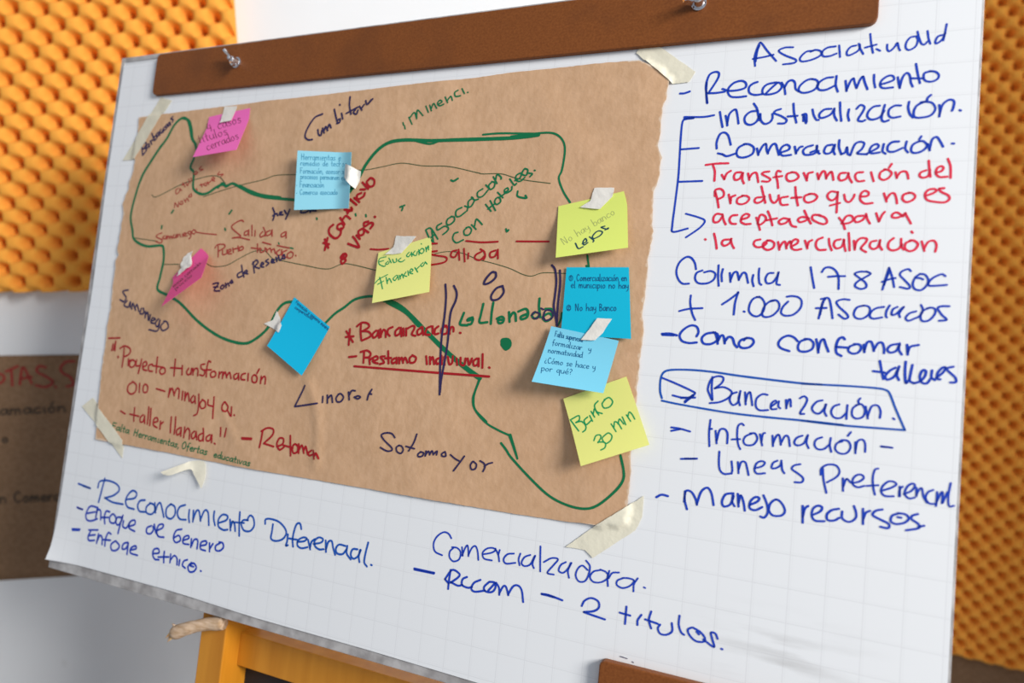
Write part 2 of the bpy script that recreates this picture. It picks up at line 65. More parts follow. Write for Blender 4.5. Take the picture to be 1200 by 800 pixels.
('W', 'blue marker line reading - Lineas Preferencial', 'B', '19:1864,-1015 2011,-993;19:1896,-1008 1999,-996;19:2210,-901 2212,-992 2226,-1069 2266,-1102 2321,-1092;18:2325,-977 2337,-1053 2333,-1090;18:2381,-976 2394,-1078;18:2392,-1046 2411,-972 2447,-971 2466,-1023 2482,-1082;18:2529,-1014 2593,-986 2615,-951 2584,-940 2544,-967 2530,-1027 2556,-1059 2621,-1046;18:2720,-918 2686,-942 2675,-988 2707,-989 2746,-959 2755,-913;18:2756,-932 2766,-994 2785,-1023;18:2912,-924 2862,-943 2846,-977 2894,-1007 2943,-1044 2934,-1083 2877,-1091;18:3098,-937 3110,-1035 3139,-1147;17:3085,-995 3087,-939 3135,-898 3202,-896 3233,-943 3213,-995 3139,-1055;17:3263,-1000 3270,-1111;17:3270,-1072 3291,-1002 3325,-1028;17:3336,-1032 3390,-1012 3425,-977 3413,-952 3376,-954 3345,-989 3342,-1038 3381,-1062 3434,-1042;17:3531,-878 3507,-893 3495,-967 3504,-1050 3518,-1105;17:3450,-1040 3540,-1021;17:3569,-1064 3636,-1030 3676,-995 3654,-974 3612,-980 3572,-1028 3566,-1076 3597,-1105 3660,-1098;17:3702,-1009 3707,-1091;17:3701,-1092 3704,-1032 3723,-1006;17:3737,-1068 3791,-1031 3815,-986 3794,-969 3759,-1000 3741,-1062 3774,-1098 3815,-1086;17:3826,-1002 3829,-1072;17:3829,-1060 3847,-1011 3867,-1002 3880,-1064 3907,-1113;17:3948,-1001 3913,-1024 3896,-1074 3923,-1116 3968,-1115;17:3978,-1014 3977,-1096 3974,-1131;17:3977,-1096 4004,-1022 4018,-1014 4017,-1101;17:4022,-1095 4048,-1015 4053,-1003;16:4071,-925 4059,-1037 4068,-1116 4102,-1109'),
('W', 'blue marker line reading Manejo recursos', 'B', '22:1662,-1412 1709,-1381 1769,-1385;21:1926,-1315 1929,-1400 1956,-1481;21:1925,-1414 1933,-1314 1984,-1313 2027,-1372 2044,-1424;21:2043,-1415 2073,-1299 2126,-1252 2167,-1298 2194,-1404;21:2346,-1271 2292,-1292 2266,-1361 2287,-1402 2341,-1375 2366,-1294;21:2361,-1269 2357,-1346 2379,-1384;21:2401,-1269 2415,-1382;21:2413,-1351 2426,-1278 2454,-1331 2472,-1411;21:2510,-1354 2573,-1313 2589,-1279 2553,-1275 2514,-1322 2512,-1380 2561,-1393 2618,-1356;20:2623,-1248 2658,-1325 2668,-1399 2642,-1447 2610,-1443;20:2731,-1269 2686,-1314 2679,-1378 2717,-1416 2786,-1404 2812,-1357 2779,-1293 2731,-1269;20:2955,-1292 2964,-1439;20:2961,-1390 2974,-1314 3000,-1285;20:3039,-1359 3098,-1319 3113,-1280 3079,-1270 3041,-1303 3034,-1366 3064,-1404 3137,-1398;20:3246,-1271 3192,-1291 3155,-1334 3163,-1381 3213,-1379 3255,-1348;19:3274,-1290 3278,-1350 3333,-1371 3380,-1333 3383,-1285 3363,-1228;19:3434,-1241 3441,-1371;19:3439,-1336 3457,-1273 3488,-1250;19:3582,-1223 3531,-1243 3511,-1282 3566,-1309 3636,-1338 3632,-1374 3574,-1372;19:3698,-1240 3658,-1264 3650,-1312 3692,-1329 3753,-1307 3782,-1267 3755,-1236 3698,-1236;19:3700,-1269 3726,-1270;19:3846,-1219 3807,-1240 3803,-1269 3855,-1302 3857,-1336 3767,-1369;19:3857,-1325 3896,-1309'),
('W', 'blue marker line reading - Reconocimiento Diferencial', 'C', '29:-6332,-2450 -6085,-2478;29:-6229,-2466 -6091,-2477;28:-5828,-2306 -5854,-2453 -5885,-2639;28:-5938,-2446 -5915,-2357 -5756,-2324 -5589,-2347 -5522,-2413 -5612,-2502 -5776,-2565;28:-5777,-2561 -5620,-2597 -5419,-2594;28:-5355,-2519 -5218,-2479 -5192,-2410 -5274,-2389 -5352,-2462 -5375,-2550 -5322,-2616 -5203,-2625;28:-5024,-2477 -5110,-2499 -5143,-2569 -5097,-2635 -4995,-2628;27:-4928,-2508 -4982,-2562 -4968,-2633 -4878,-2640 -4825,-2583 -4851,-2514 -4930,-2499;27:-4843,-2485 -4808,-2607;27:-4811,-2589 -4789,-2504 -4745,-2470 -4693,-2552 -4651,-2639;27:-4561,-2459 -4623,-2523 -4610,-2620 -4527,-2642 -4465,-2578 -4482,-2483 -4561,-2455;27:-4309,-2428 -4399,-2469 -4425,-2554 -4372,-2617 -4265,-2611;26:-4228,-2478 -4225,-2566 -4201,-2633;26:-4157,-2475 -4144,-2614;26:-4144,-2588 -4109,-2476 -4063,-2469 -4019,-2585;26:-4022,-2568 -3973,-2446 -3911,-2462 -3873,-2613;26:-3812,-2429 -3809,-2515 -3772,-2599;26:-3720,-2561 -3604,-2507 -3590,-2453 -3671,-2449 -3728,-2519 -3713,-2603 -3628,-2632 -3563,-2616;26:-3543,-2489 -3515,-2618;26:-3519,-2593 -3501,-2507 -3463,-2534 -3439,-2613;26:-3402,-2374 -3390,-2513 -3367,-2659;25:-3478,-2511 -3318,-2493;25:-3260,-2450 -3334,-2462 -3357,-2516 -3304,-2581 -3208,-2573 -3156,-2499 -3181,-2412 -3228,-2387 -3256,-2408 -3271,-2452;25:-2991,-2449 -2993,-2397 -2923,-2378 -2797,-2389 -2696,-2445 -2660,-2511 -2706,-2584 -2802,-2622 -2877,-2606 -2875,-2524 -2873,-2434;25:-2635,-2515 -2633,-2595 -2645,-2648 -2616,-2640;25:-2449,-2419 -2477,-2360 -2525,-2376 -2551,-2468 -2557,-2565 -2539,-2642;24:-2608,-2558 -2488,-2553;24:-2485,-2577 -2389,-2552 -2355,-2514 -2405,-2510 -2469,-2550 -2479,-2615 -2416,-2639 -2331,-2612;24:-2334,-2526 -2289,-2629;24:-2293,-2605 -2282,-2541 -2239,-2501;24:-2250,-2559 -2148,-2525 -2126,-2481 -2185,-2472 -2237,-2517 -2228,-2578 -2166,-2606 -2100,-2594;24:-2086,-2490 -2064,-2619;24:-2068,-2588 -2046,-2499 -2001,-2483 -1971,-2555 -1933,-2626;24:-1809,-2503 -1894,-2503 -1933,-2556 -1908,-2606 -1833,-2600 -1786,-2537;24:-1782,-2498 -1779,-2582 -1716,-2639;24:-1641,-2511 -1704,-2522 -1723,-2587 -1681,-2625 -1622,-2584 -1604,-2512;23:-1595,-2510 -1613,-2582 -1595,-2647;23:-1508,-2411 -1528,-2536 -1532,-2635 -1491,-2676;23:-1440,-2648 -1427,-2650'),
('W', 'blue marker line reading - Enfoque de Genero', 'B', '27:-6292,-2774 -6176,-2786;28:-6271,-2780 -6190,-2784;27:-5883,-2714 -6035,-2719 -6095,-2834 -6066,-2906 -5981,-2911 -5866,-2864;27:-6070,-2821 -5925,-2778;27:-5893,-2735 -5897,-2850;27:-5899,-2840 -5877,-2742 -5820,-2752 -5798,-2862;27:-5647,-2733 -5714,-2735 -5734,-2813 -5708,-2903;27:-5790,-2832 -5658,-2810;27:-5576,-2750 -5632,-2806 -5606,-2867 -5526,-2863 -5513,-2796 -5576,-2750;27:-5411,-2770 -5489,-2783 -5502,-2850 -5456,-2880 -5403,-2815 -5391,-2739;27:-5400,-2759 -5418,-2873 -5435,-2988;27:-5364,-2808 -5363,-2882 -5295,-2890 -5246,-2807;26:-5248,-2863 -5152,-2819 -5162,-2766 -5235,-2796 -5245,-2881 -5135,-2908;26:-4850,-2787 -4919,-2826 -4915,-2889 -4844,-2889 -4804,-2833 -4819,-2790;26:-4800,-2760 -4757,-2852 -4719,-2882;26:-4741,-2831 -4650,-2780 -4646,-2734 -4718,-2755 -4741,-2831 -4704,-2897 -4604,-2894;25:-4314,-2740 -4405,-2774 -4437,-2868 -4390,-2922 -4313,-2882 -4347,-2826 -4425,-2866;25:-4266,-2874 -4177,-2832 -4195,-2800 -4260,-2837 -4260,-2908 -4164,-2908;25:-4130,-2832 -4123,-2936;25:-4114,-2917 -4082,-2833 -4023,-2831 -4017,-2935;25:-3966,-2890 -3878,-2857 -3885,-2815 -3962,-2846 -3960,-2924 -3876,-2935;25:-3824,-2830 -3807,-2931;25:-3808,-2897 -3767,-2829;25:-3657,-2801 -3718,-2846 -3709,-2896 -3642,-2892 -3593,-2841 -3613,-2793 -3670,-2789'),
('W', 'blue marker line reading - Enfoque etnico', 'B', '27:-6327,-3080 -6175,-3058;27:-6318,-3094 -6181,-3073;27:-5823,-3008 -5997,-3037;27:-5955,-3040 -5993,-3122 -5968,-3175 -5862,-3156;27:-5982,-3111 -5863,-3081;27:-5799,-3060 -5814,-3185;27:-5807,-3156 -5769,-3074 -5723,-3094 -5705,-3184;27:-5562,-3019 -5618,-3010 -5654,-3100 -5649,-3193;27:-5692,-3116 -5559,-3102;27:-5467,-3095 -5535,-3154 -5508,-3223 -5418,-3207 -5377,-3144 -5454,-3093;26:-5233,-3072 -5306,-3104 -5319,-3171 -5256,-3159 -5217,-3088;26:-5219,-3079 -5218,-3152 -5217,-3225;26:-5164,-3161 -5067,-3125 -5086,-3092 -5157,-3132 -5157,-3196 -5026,-3205;26:-4748,-3130 -4653,-3104 -4674,-3054 -4745,-3076 -4758,-3141 -4711,-3195 -4637,-3190;26:-4560,-3069 -4559,-3140 -4546,-3209;26:-4655,-3158 -4476,-3124;25:-4446,-3084 -4440,-3189;25:-4434,-3152 -4384,-3090 -4331,-3115 -4317,-3192;25:-4281,-3124 -4281,-3194;25:-4154,-3100 -4208,-3127 -4223,-3183 -4170,-3208;25:-4079,-3121 -4127,-3182 -4094,-3237 -4025,-3223 -3988,-3164 -4043,-3122 -4096,-3159 -4035,-3165;25:-3913,-3193 -3901,-3194'),
('W', 'blue marker line reading Comercializadora', 'B', '19:-476,-2181 -515,-2139 -576,-2134 -648,-2192 -682,-2275 -655,-2355 -565,-2379;18:-438,-2277 -476,-2322 -474,-2383 -422,-2418 -358,-2383 -350,-2307 -396,-2270 -456,-2273;18:-339,-2252 -320,-2339;18:-329,-2340 -297,-2244 -274,-2225 -258,-2290 -254,-2331;18:-255,-2319 -222,-2238 -183,-2213 -153,-2263 -135,-2349;18:-92,-2282 3,-2249 48,-2212 13,-2196 -50,-2215 -94,-2267 -71,-2322 19,-2325;18:46,-2197 85,-2256 103,-2319;18:85,-2256 96,-2203;18:257,-2210 187,-2230 149,-2289 182,-2327 283,-2300;18:328,-2197 315,-2258 332,-2316;18:437,-2191 378,-2224 350,-2288 387,-2314 447,-2284 484,-2197;18:491,-2189 469,-2272 489,-2315;18:538,-2086 548,-2214 560,-2334;17:589,-2235 668,-2180 736,-2179 690,-2252 637,-2333 706,-2338;17:820,-2192 771,-2229 754,-2289 801,-2302 848,-2250 872,-2189;17:879,-2188 850,-2271 867,-2338;17:1050,-2226 993,-2193 950,-2231 933,-2300 969,-2352 1030,-2340 1062,-2275 1069,-2186 1026,-2138;17:1177,-2202 1111,-2229 1079,-2287 1121,-2329 1202,-2313 1258,-2259 1238,-2212 1177,-2197;17:1267,-2192 1255,-2259 1265,-2340;17:1266,-2264 1298,-2207 1363,-2190;17:1404,-2237 1355,-2268 1352,-2312 1412,-2329 1482,-2293 1514,-2237 1462,-2226 1404,-2234;17:1548,-2209 1517,-2272 1518,-2340;16:1614,-2281 1626,-2285'),
('W', 'blue marker line reading - Rccom - 2 titulos', 'B', '22:-885,-2582 -637,-2581;22:-883,-2593 -641,-2590;22:-452,-2715 -452,-2628 -445,-2513;22:-501,-2622 -428,-2510 -341,-2531 -345,-2569 -430,-2646;22:-501,-2622 -454,-2658;22:-431,-2638 -343,-2659 -291,-2641;22:-246,-2549 -293,-2581 -294,-2641 -225,-2657 -177,-2640;22:-88,-2548 -157,-2592 -183,-2656 -139,-2681 -27,-2647;22:11,-2551 -39,-2612 -18,-2652 54,-2645 89,-2594 76,-2545 19,-2546;22:13,-2638 77,-2552;21:92,-2542 129,-2586 140,-2656;21:138,-2642 175,-2562 207,-2563 239,-2639;21:238,-2629 284,-2540 338,-2522 381,-2563 408,-2673;21:597,-2551 674,-2549 819,-2570;21:598,-2555 659,-2555 735,-2559;20:1022,-2583 1047,-2526 1112,-2487 1182,-2505 1195,-2561 1146,-2607 1050,-2635;20:1050,-2638 1173,-2652 1264,-2661;20:1463,-2496 1463,-2582 1463,-2660;20:1403,-2566 1506,-2572;20:1612,-2542 1581,-2598 1582,-2643;20:1701,-2491 1686,-2575 1713,-2646;20:1651,-2576 1772,-2591;19:1794,-2593 1776,-2632 1800,-2675 1856,-2674 1908,-2630 1900,-2556;19:1965,-2473 1964,-2556 1990,-2619 2019,-2637;19:2081,-2557 2049,-2585 2073,-2634 2130,-2669 2196,-2660 2207,-2624 2163,-2580 2094,-2554;19:2130,-2584 2152,-2603;19:2318,-2605 2295,-2563 2256,-2565 2273,-2622 2291,-2685 2195,-2640;19:2357,-2686 2368,-2688'),
('W', 'small black pen dashes above the lower bar', 'V', '8:1440,-2972 1510,-2977;8:1560,-2994 1574,-2999'),
('K', 'green marker outline of the map', 'G', '38:-5619,2414 -5523,2522 -5411,2716 -5281,2807 -5179,2777 -5111,2662 -5052,2511 -4973,2422 -4922,2310;38:-5265,2806 -5144,2762 -5074,2635 -5034,2498 -4955,2409;37:-4952,2214 -4992,2082 -4916,2007 -4901,1832 -4856,1753 -4723,1702 -4603,1724 -4486,1793 -4393,1827 -4301,1813 -4202,1840 -4076,1791 -3858,1700 -3658,1651 -3507,1631 -3092,1598;37:-4448,1792 -4382,1850 -4314,1801 -4258,1824;36:-4079,1808 -3892,1735 -3683,1674 -3370,1635;38:-5779,2195 -5897,2010 -5970,1773 -6013,1548 -6013,1372 -5945,1198 -5906,1086 -5791,1013 -5598,967 -5354,982 -5297,934 -5264,754 -5288,537 -5306,369 -5107,293 -4853,198 -4507,-17 -4220,-160 -3957,-244 -3667,-275 -3495,-213 -3312,-60 -3198,165 -3106,267 -2996,294 -2921,276;39:-5523,2522 -5673,2341 -5779,2195;39:-5941,1886 -5857,2072 -5619,2414;33:-2448,45 -2316,178 -2191,263 -2052,368 -1847,413 -1667,395;43:-2314,1695 -2196,1875 -2123,2023 -1987,2194 -1830,2288 -1607,2310 -1269,2287 -943,2278 -660,2274 -240,2269 82,2287;54:-1641,376 -1546,360 -1363,278 -1053,47 -813,-132 -563,-296 -327,-427;54:-1592,357 -1349,258 -1150,110;22:-242,2289 80,2306 259,2292 364,2215 404,2095 391,1882 366,1788 428,1646 516,1523;24:-1441,2286 -1264,2247 -1143,2277;23:-591,2326 -349,2329 81,2301;21:639,-342 639,-342;22:-327,-427 -367,-571 -383,-666 -345,-775 -204,-898 -46,-963 86,-1002;22:-317,-426 -362,-571 -372,-665 -340,-774 -195,-888;22:76,-994 125,-1088 198,-1232;22:95,-992 159,-1138 198,-1232;21:757,953 786,835;22:536,335 533,272 511,207;21:758,844 768,835;26:-2,-1095 64,-1159 130,-1232 366,-1418 591,-1565 803,-1627 987,-1627 1117,-1561 1260,-1412 1327,-1301 1328,-1205 1284,-1058'),
('K', 'thin dark green pen lines across the map', 'T', '12:-5654,1705 -5549,1679 -5155,1837 -4867,1909 -4597,1956 -4448,1934 -4329,1844;11:-4685,1666 -4394,1744 -4036,1819 -3687,1880 -3484,1932 -3142,1933;10:-2264,1963 -2090,1963 -1875,1993 -1618,2027 -1323,1986 -984,1964 -616,1883 -540,1866 -320,1860 -151,1811 10,1774 275,1734;11:-4498,760 -4354,711 -4113,734 -3891,842 -3691,925 -3510,933 -3363,836 -3175,807 -2868,764 -2513,725 -2296,794 -2115,783 -1768,719;9:-1158,906 -910,966 -698,954 -505,890 -282,842 -99,794 62,732 167,719 294,758 561,756;12:-5906,1086 -5666,1064 -5431,1042;12:-5241,719 -4971,725'),
('K', 'green marker dots and ticks scattered over the map', 'G', '29:-5203,1479 -5229,1443;27:-4155,1472 -4192,1426;26:-2760,1364 -2751,1348;25:-2195,1416 -2186,1394;25:-2046,1404 -2037,1383;24:-1574,1495 -1518,1515;24:-1538,1484 -1546,1454;24:-932,1801 -897,1790 -846,1819;22:-94,1655 -88,1597 15,1576 2,1605;23:-191,1232 -178,1203 -160,1222;29:-5382,1261 -5383,1225;27:-4233,1228 -4222,1205'),
('K', 'filled green marker blob', 'G', '74:-68,-14 -45,-40;74:-89,-6 -40,-3 -26,-39 -52,-69 -86,-34'),
('K', 'dark marker word Barbacoas', 'V', '22:-6005,2457 -5956,2294;22:-6018,2437 -5967,2472 -5924,2483 -5921,2444 -5969,2387;22:-5969,2387 -5919,2399 -5898,2367 -5947,2305;22:-5874,2459 -5910,2432 -5890,2397 -5857,2430;22:-5869,2467 -5839,2415;22:-5844,2503 -5805,2451;22:-5828,2479 -5816,2512 -5789,2511;22:-5831,2614 -5759,2504;22:-5775,2530 -5760,2571 -5719,2564 -5726,2531 -5757,2509;22:-5713,2619 -5737,2592 -5713,2561 -5688,2593;22:-5698,2624 -5668,2578;22:-5665,2662 -5676,2626 -5638,2610 -5624,2653;22:-5625,2660 -5609,2619;22:-5588,2701 -5619,2676 -5596,2647 -5564,2663;22:-5567,2729 -5584,2701 -5554,2683 -5542,2712 -5567,2729;22:-5516,2754 -5542,2736 -5523,2704 -5501,2730;22:-5512,2764 -5486,2719;22:-5466,2840 -5499,2813 -5451,2794 -5458,2761'),
('K', 'dark marker word Cumbitara', 'V', '24:-2863,2712 -2979,2667 -3069,2528 -3090,2426 -3035,2382 -2974,2383;24:-2907,2509 -2886,2446 -2848,2434 -2844,2495;24:-2837,2525 -2804,2462;24:-2808,2493 -2791,2543 -2755,2490;24:-2759,2521 -2742,2571 -2709,2525;24:-2691,2762 -2652,2658 -2618,2584;24:-2627,2615 -2589,2633 -2590,2587 -2629,2575;24:-2576,2704 -2549,2631;24:-2618,2818 -2612,2810;23:-2475,2910 -2471,2798 -2433,2684;23:-2505,2699 -2340,2769;23:-2371,2741 -2400,2702 -2351,2679 -2334,2728;23:-2318,2777 -2276,2724;23:-2280,2755 -2251,2793;23:-2235,2842 -2205,2790 -2156,2846 -2194,2795 -2134,2855'),
('K', 'green marker word Minerci', 'G', '18:-1664,2529 -1652,2499;18:-1638,2489 -1624,2449;18:-1592,2592 -1538,2502;18:-1580,2582 -1524,2646 -1482,2566;18:-1482,2566 -1485,2673 -1401,2600;18:-1373,2713 -1332,2634;18:-1321,2719 -1292,2650;18:-1295,2679 -1271,2735 -1222,2674;18:-1206,2721 -1158,2746 -1191,2768 -1218,2731 -1183,2700 -1133,2716;18:-1123,2801 -1084,2732;18:-1087,2760 -1052,2805 -1025,2756;18:-968,2874 -1006,2849 -990,2801 -930,2806;18:-919,2890 -882,2830;18:-843,2842 -837,2838'),
('K', 'small red handwriting sloping below the pink note', 'H', '15:-5172,1796 -5210,1763 -5190,1712 -5141,1745 -5136,1778;15:-5138,1787 -5100,1761;15:-5098,1869 -5043,1810;15:-5114,1836 -5062,1852;15:-5044,1877 -5002,1826 -4988,1867;15:-4997,1917 -4955,1866;15:-4956,1933 -4927,1890;15:-4900,1981 -4840,2004 -4886,2022 -4912,1990 -4857,1980;15:-4791,2094 -4827,2053 -4752,2051 -4801,2028;15:-5189,1520 -5190,1587 -5124,1528 -5127,1603;15:-5084,1611 -5099,1569 -5044,1569 -5062,1611;15:-5034,1635 -4994,1593;15:-4998,1618 -4982,1648 -4942,1609;15:-4937,1700 -4953,1667 -4900,1675 -4918,1716;15:-4833,1781 -4807,1756;15:-4758,1845 -4730,1803;15:-4777,1829 -4705,1844;15:-4676,1860 -4704,1836 -4658,1818 -4655,1859;15:-4647,1875 -4619,1834;15:-4623,1858 -4589,1882;15:-4577,1898 -4527,1913 -4563,1936 -4577,1898 -4522,1881;15:-4460,2009 -4485,1969 -4392,1975 -4428,1943'),
('K', 'small red word Samaniego with a dash', 'H', '17:-5368,1162 -5441,1136 -5458,1103 -5349,1062 -5364,1020 -5456,1036;17:-5315,1121 -5343,1087 -5285,1079 -5282,1121 -5268,1079;17:-5260,1121 -5252,1079;17:-5251,1096 -5233,1118 -5206,1080;17:-5204,1096 -5191,1118 -5163,1085;17:-5130,1138 -5157,1105 -5101,1097 -5098,1139 -5081,1098;16:-5077,1147 -5059,1106;16:-5057,1122 -5034,1147 -5004,1106;16:-4980,1153 -4965,1107;16:-4945,1136 -4905,1153 -4950,1164 -4947,1123 -4889,1124;16:-4836,1189 -4887,1173 -4838,1140 -4824,1181 -4821,1108 -4849,1083;16:-4785,1206 -4812,1173 -4765,1149 -4740,1190 -4786,1209;16:-4726,1174 -4586,1158 -4366,1144'),
('K', 'red line reading Salida a Puerto Tumaco', 'H', '19:-3926,1321 -3972,1338 -4075,1295 -4121,1243 -4009,1166 -3948,1123 -4086,1100;19:-4086,1100 -3956,1106 -3790,1078;19:-3831,1201 -3882,1184 -3886,1141 -3834,1150 -3822,1210;19:-3822,1210 -3809,1133;19:-3778,1270 -3756,1133;19:-3714,1202 -3706,1130;19:-3584,1185 -3621,1151 -3604,1114 -3555,1135;19:-3583,1244 -3542,1185 -3538,1131;19:-3461,1203 -3520,1177 -3513,1135 -3453,1152 -3430,1203;19:-3431,1211 -3418,1127;19:-3222,1184 -3272,1153 -3263,1120 -3214,1137 -3200,1179;18:-3202,1187 -3189,1104;19:-4312,990 -4287,842;19:-4363,963 -4326,1007 -4215,1012 -4198,974 -4289,920;19:-4224,930 -4215,878 -4150,888 -4148,940;19:-4131,906 -4079,924 -4094,949 -4129,932 -4117,889 -4062,890;19:-4053,967 -4032,907;19:-4038,942 -4008,959;19:-3970,994 -3948,926;19:-4008,956 -3934,969;19:-3904,987 -3945,969 -3928,935 -3877,953 -3882,982 -3911,990;19:-3643,1024 -3625,914;19:-3741,972 -3569,957;19:-3593,974 -3573,915 -3513,933 -3509,975;19:-3487,967 -3469,917;19:-3473,942 -3425,968 -3396,918;19:-3400,943 -3361,961 -3332,903;19:-3268,954 -3314,920 -3287,879 -3239,896 -3236,946;18:-3237,954 -3222,880;18:-3155,947 -3212,921 -3204,872 -3151,856;18:-3082,932 -3137,898 -3120,849 -3061,858 -3048,908 -3092,932;18:-3009,884 -2998,879;19:-3562,1047 -3422,1018;18:-3317,1006 -3119,976'),
('K', 'dark green ticks over the red word', 'G', '16:-3302,1045 -3289,1023;16:-3202,991 -3058,970;16:-3110,981 -3068,973'),
('K', 'dark marker words Zona de Reserva', 'V', '22:-4314,478 -4216,490 -4277,393 -4177,389;21:-4296,436 -4219,442;21:-4146,467 -4173,432 -4137,416 -4110,451 -4146,467;21:-4095,494 -4074,435;21:-4079,461 -4052,496 -4024,459;21:-3994,540 -4020,505 -3982,498 -3992,532 -3966,507;21:-3850,655 -3909,620 -3891,578 -3830,597;21:-3864,740 -3826,639 -3796,586;21:-3793,632 -3754,658 -3778,674 -3805,640 -3739,628;21:-3679,787 -3635,645;21:-3686,761 -3630,813 -3594,780 -3638,729 -3561,705;21:-3545,739 -3497,766 -3531,782 -3544,731 -3490,724;21:-3434,826 -3471,800 -3415,776 -3452,742;21:-3377,793 -3338,811 -3372,827 -3375,785 -3324,786;21:-3314,853 -3291,800;21:-3296,829 -3273,854;21:-3277,879 -3240,813 -3204,872;21:-3197,889 -3211,847 -3169,839 -3183,889'),
('K', 'dark marker words partly covered by the blue note', 'V', '24:-3466,1498 -3423,1422 -3436,1337;24:-3446,1397 -3391,1422 -3367,1396;24:-3338,1408 -3308,1441 -3337,1441 -3338,1408 -3286,1408;24:-3274,1463 -3237,1421;24:-3194,1474 -3233,1351;24:-2937,1436 -3017,1436 -3003,1478 -2975,1486;24:-2929,1444 -2882,1465 -2868,1439;24:-2862,1460 -2782,1455'),
('K', 'dark marker word Samaniego by the left edge', 'V', '23:-5854,336 -5957,317 -5927,272 -5876,228 -5906,166 -5996,192;23:-5846,183 -5897,120 -5807,94 -5780,171 -5764,90;23:-5730,67 -5726,152 -5653,56;23:-5662,101 -5640,138 -5588,44;23:-5548,91 -5562,15 -5494,25 -5515,93;23:-5466,50 -5461,-39;23:-5457,6 -5423,37 -5395,-66;22:-5368,10 -5378,-71;22:-5340,-77 -5263,-52 -5320,-32 -5340,-98 -5254,-105;22:-5205,-40 -5254,-102 -5205,-150 -5175,-53;22:-5175,-53 -5195,-202 -5358,-198;22:-5081,-63 -5147,-140 -5096,-196 -5006,-147 -5039,-75 -5101,-64'),
('K', 'red marker words Conflicto and Vias with asterisks', 'K', '32:-2556,1111 -2577,962;32:-2610,1049 -2524,1033;32:-2595,1093 -2528,989;32:-2497,1278 -2547,1234 -2537,1164 -2442,1109 -2377,1156 -2378,1234;31:-2425,1278 -2429,1234 -2375,1217 -2340,1260 -2376,1295 -2425,1278;31:-2406,1365 -2334,1286;31:-2372,1339 -2328,1391 -2262,1356;31:-2359,1469 -2250,1456;31:-2342,1495 -2306,1422;31:-2305,1443 -2251,1468 -2267,1495;31:-2296,1599 -2195,1529;31:-2237,1616 -2159,1563;31:-2145,1675 -2201,1650 -2184,1598 -2109,1631 -2094,1674;31:-2142,1805 -2052,1725;31:-2161,1719 -2096,1718;31:-2048,1846 -2082,1804 -2035,1751 -1978,1767 -1976,1827 -2030,1858 -2065,1829;31:-2250,1045 -2166,1020 -2084,1004 -2145,1089 -2191,1132;31:-2143,1149 -2088,1107;31:-2065,1235 -2120,1201 -2103,1149 -2046,1167 -2043,1218;31:-2065,1235 -1980,1188;31:-1998,1321 -2055,1304 -2039,1261 -1966,1304 -1924,1287 -1957,1236;31:-1913,1379 -1904,1375;31:-2303,915 -2331,871 -2284,855 -2250,899 -2283,921 -2297,872 -2321,829 -2296,795 -2252,839 -2295,863'),
('K', 'green marker words Asociación con Hoteles', 'G', '20:-1190,1216 -1129,1120 -1054,1059;20:-1181,1225 -1123,1234 -1021,1112;20:-1147,1102 -1066,1164;20:-1110,1208 -1076,1085;20:-995,1296 -1049,1261 -1034,1217 -952,1261 -902,1244 -907,1209 -960,1165;20:-869,1375 -923,1340 -926,1287 -887,1279 -835,1322 -840,1366 -879,1375;20:-758,1479 -820,1444 -819,1383 -774,1374 -705,1426;19:-722,1496 -683,1478 -687,1438;19:-630,1590 -681,1548 -674,1487 -638,1495 -607,1555;19:-649,1599 -608,1564 -563,1572;19:-521,1692 -581,1650 -566,1598 -511,1606 -454,1674;19:-488,1735 -438,1691;19:-419,1768 -451,1725 -427,1682 -385,1707 -381,1758 -419,1773;19:-402,1819 -385,1796;19:-407,1828 -353,1749;19:-375,1784 -364,1852 -316,1825 -309,1799;19:-772,1192 -818,1175 -829,1114 -777,1071 -696,1106;19:-665,1245 -699,1210 -684,1162 -629,1167 -607,1219 -638,1253 -675,1245;19:-613,1279 -552,1228;19:-574,1262 -564,1339 -536,1331 -484,1283;19:-464,1511 -391,1433;19:-413,1553 -338,1441;19:-430,1459 -363,1510;19:-343,1578 -357,1535 -327,1509 -285,1543 -308,1586 -343,1578;19:-333,1646 -263,1585;19:-300,1594 -249,1627;19:-251,1644 -209,1669 -221,1695 -254,1670 -232,1636 -173,1668 -169,1711;19:-205,1797 -144,1727 -119,1744;19:-140,1778 -82,1810 -78,1861 -129,1837 -132,1786 -77,1768 -29,1809;19:-47,1903 -68,1852 -14,1834 -2,1893 -39,1911;19:-7,1859 55,1849 32,1816;19:77,1887 86,1883'),
('K', 'red marker word Salida with red dashes', 'K', '21:-1157,943 -1017,920 -900,905 -877,870 -930,835 -1101,804;22:-1119,958 -1014,972;21:-767,985 -822,967 -829,915 -777,907 -746,968;21:-740,994 -717,874;21:-675,1003 -649,858;21:-614,953 -612,893;21:-459,973 -519,938 -528,895 -467,879 -417,923;21:-472,1003 -423,973 -408,923 -422,885;21:-289,992 -349,966 -344,916 -291,925 -262,993;21:-263,1001 -252,901;21:-658,1093 -471,1080 -273,1090;20:-51,1096 319,1097;22:-1111,1055 -1024,1059;22:-1920,983 -1803,979 -1671,991'),
('K', 'dark purple marker ovals and long strokes', 'V', '25:-264,746 -310,745 -372,671 -388,613 -321,630 -258,689 -259,739;24:-164,600 -237,568 -287,488 -269,439 -194,456 -144,529 -163,593;25:-860,589 -837,436 -832,231 -841,11 -832,-221 -812,-436 -790,-650;25:-753,578 -710,500 -713,412 -756,293 -764,162 -760,-56 -775,-296 -792,-492 -788,-621;24:380,841 420,794 447,670 447,518 445,395 477,287 500,199;23:475,788 492,644 488,465 490,301 495,206'),
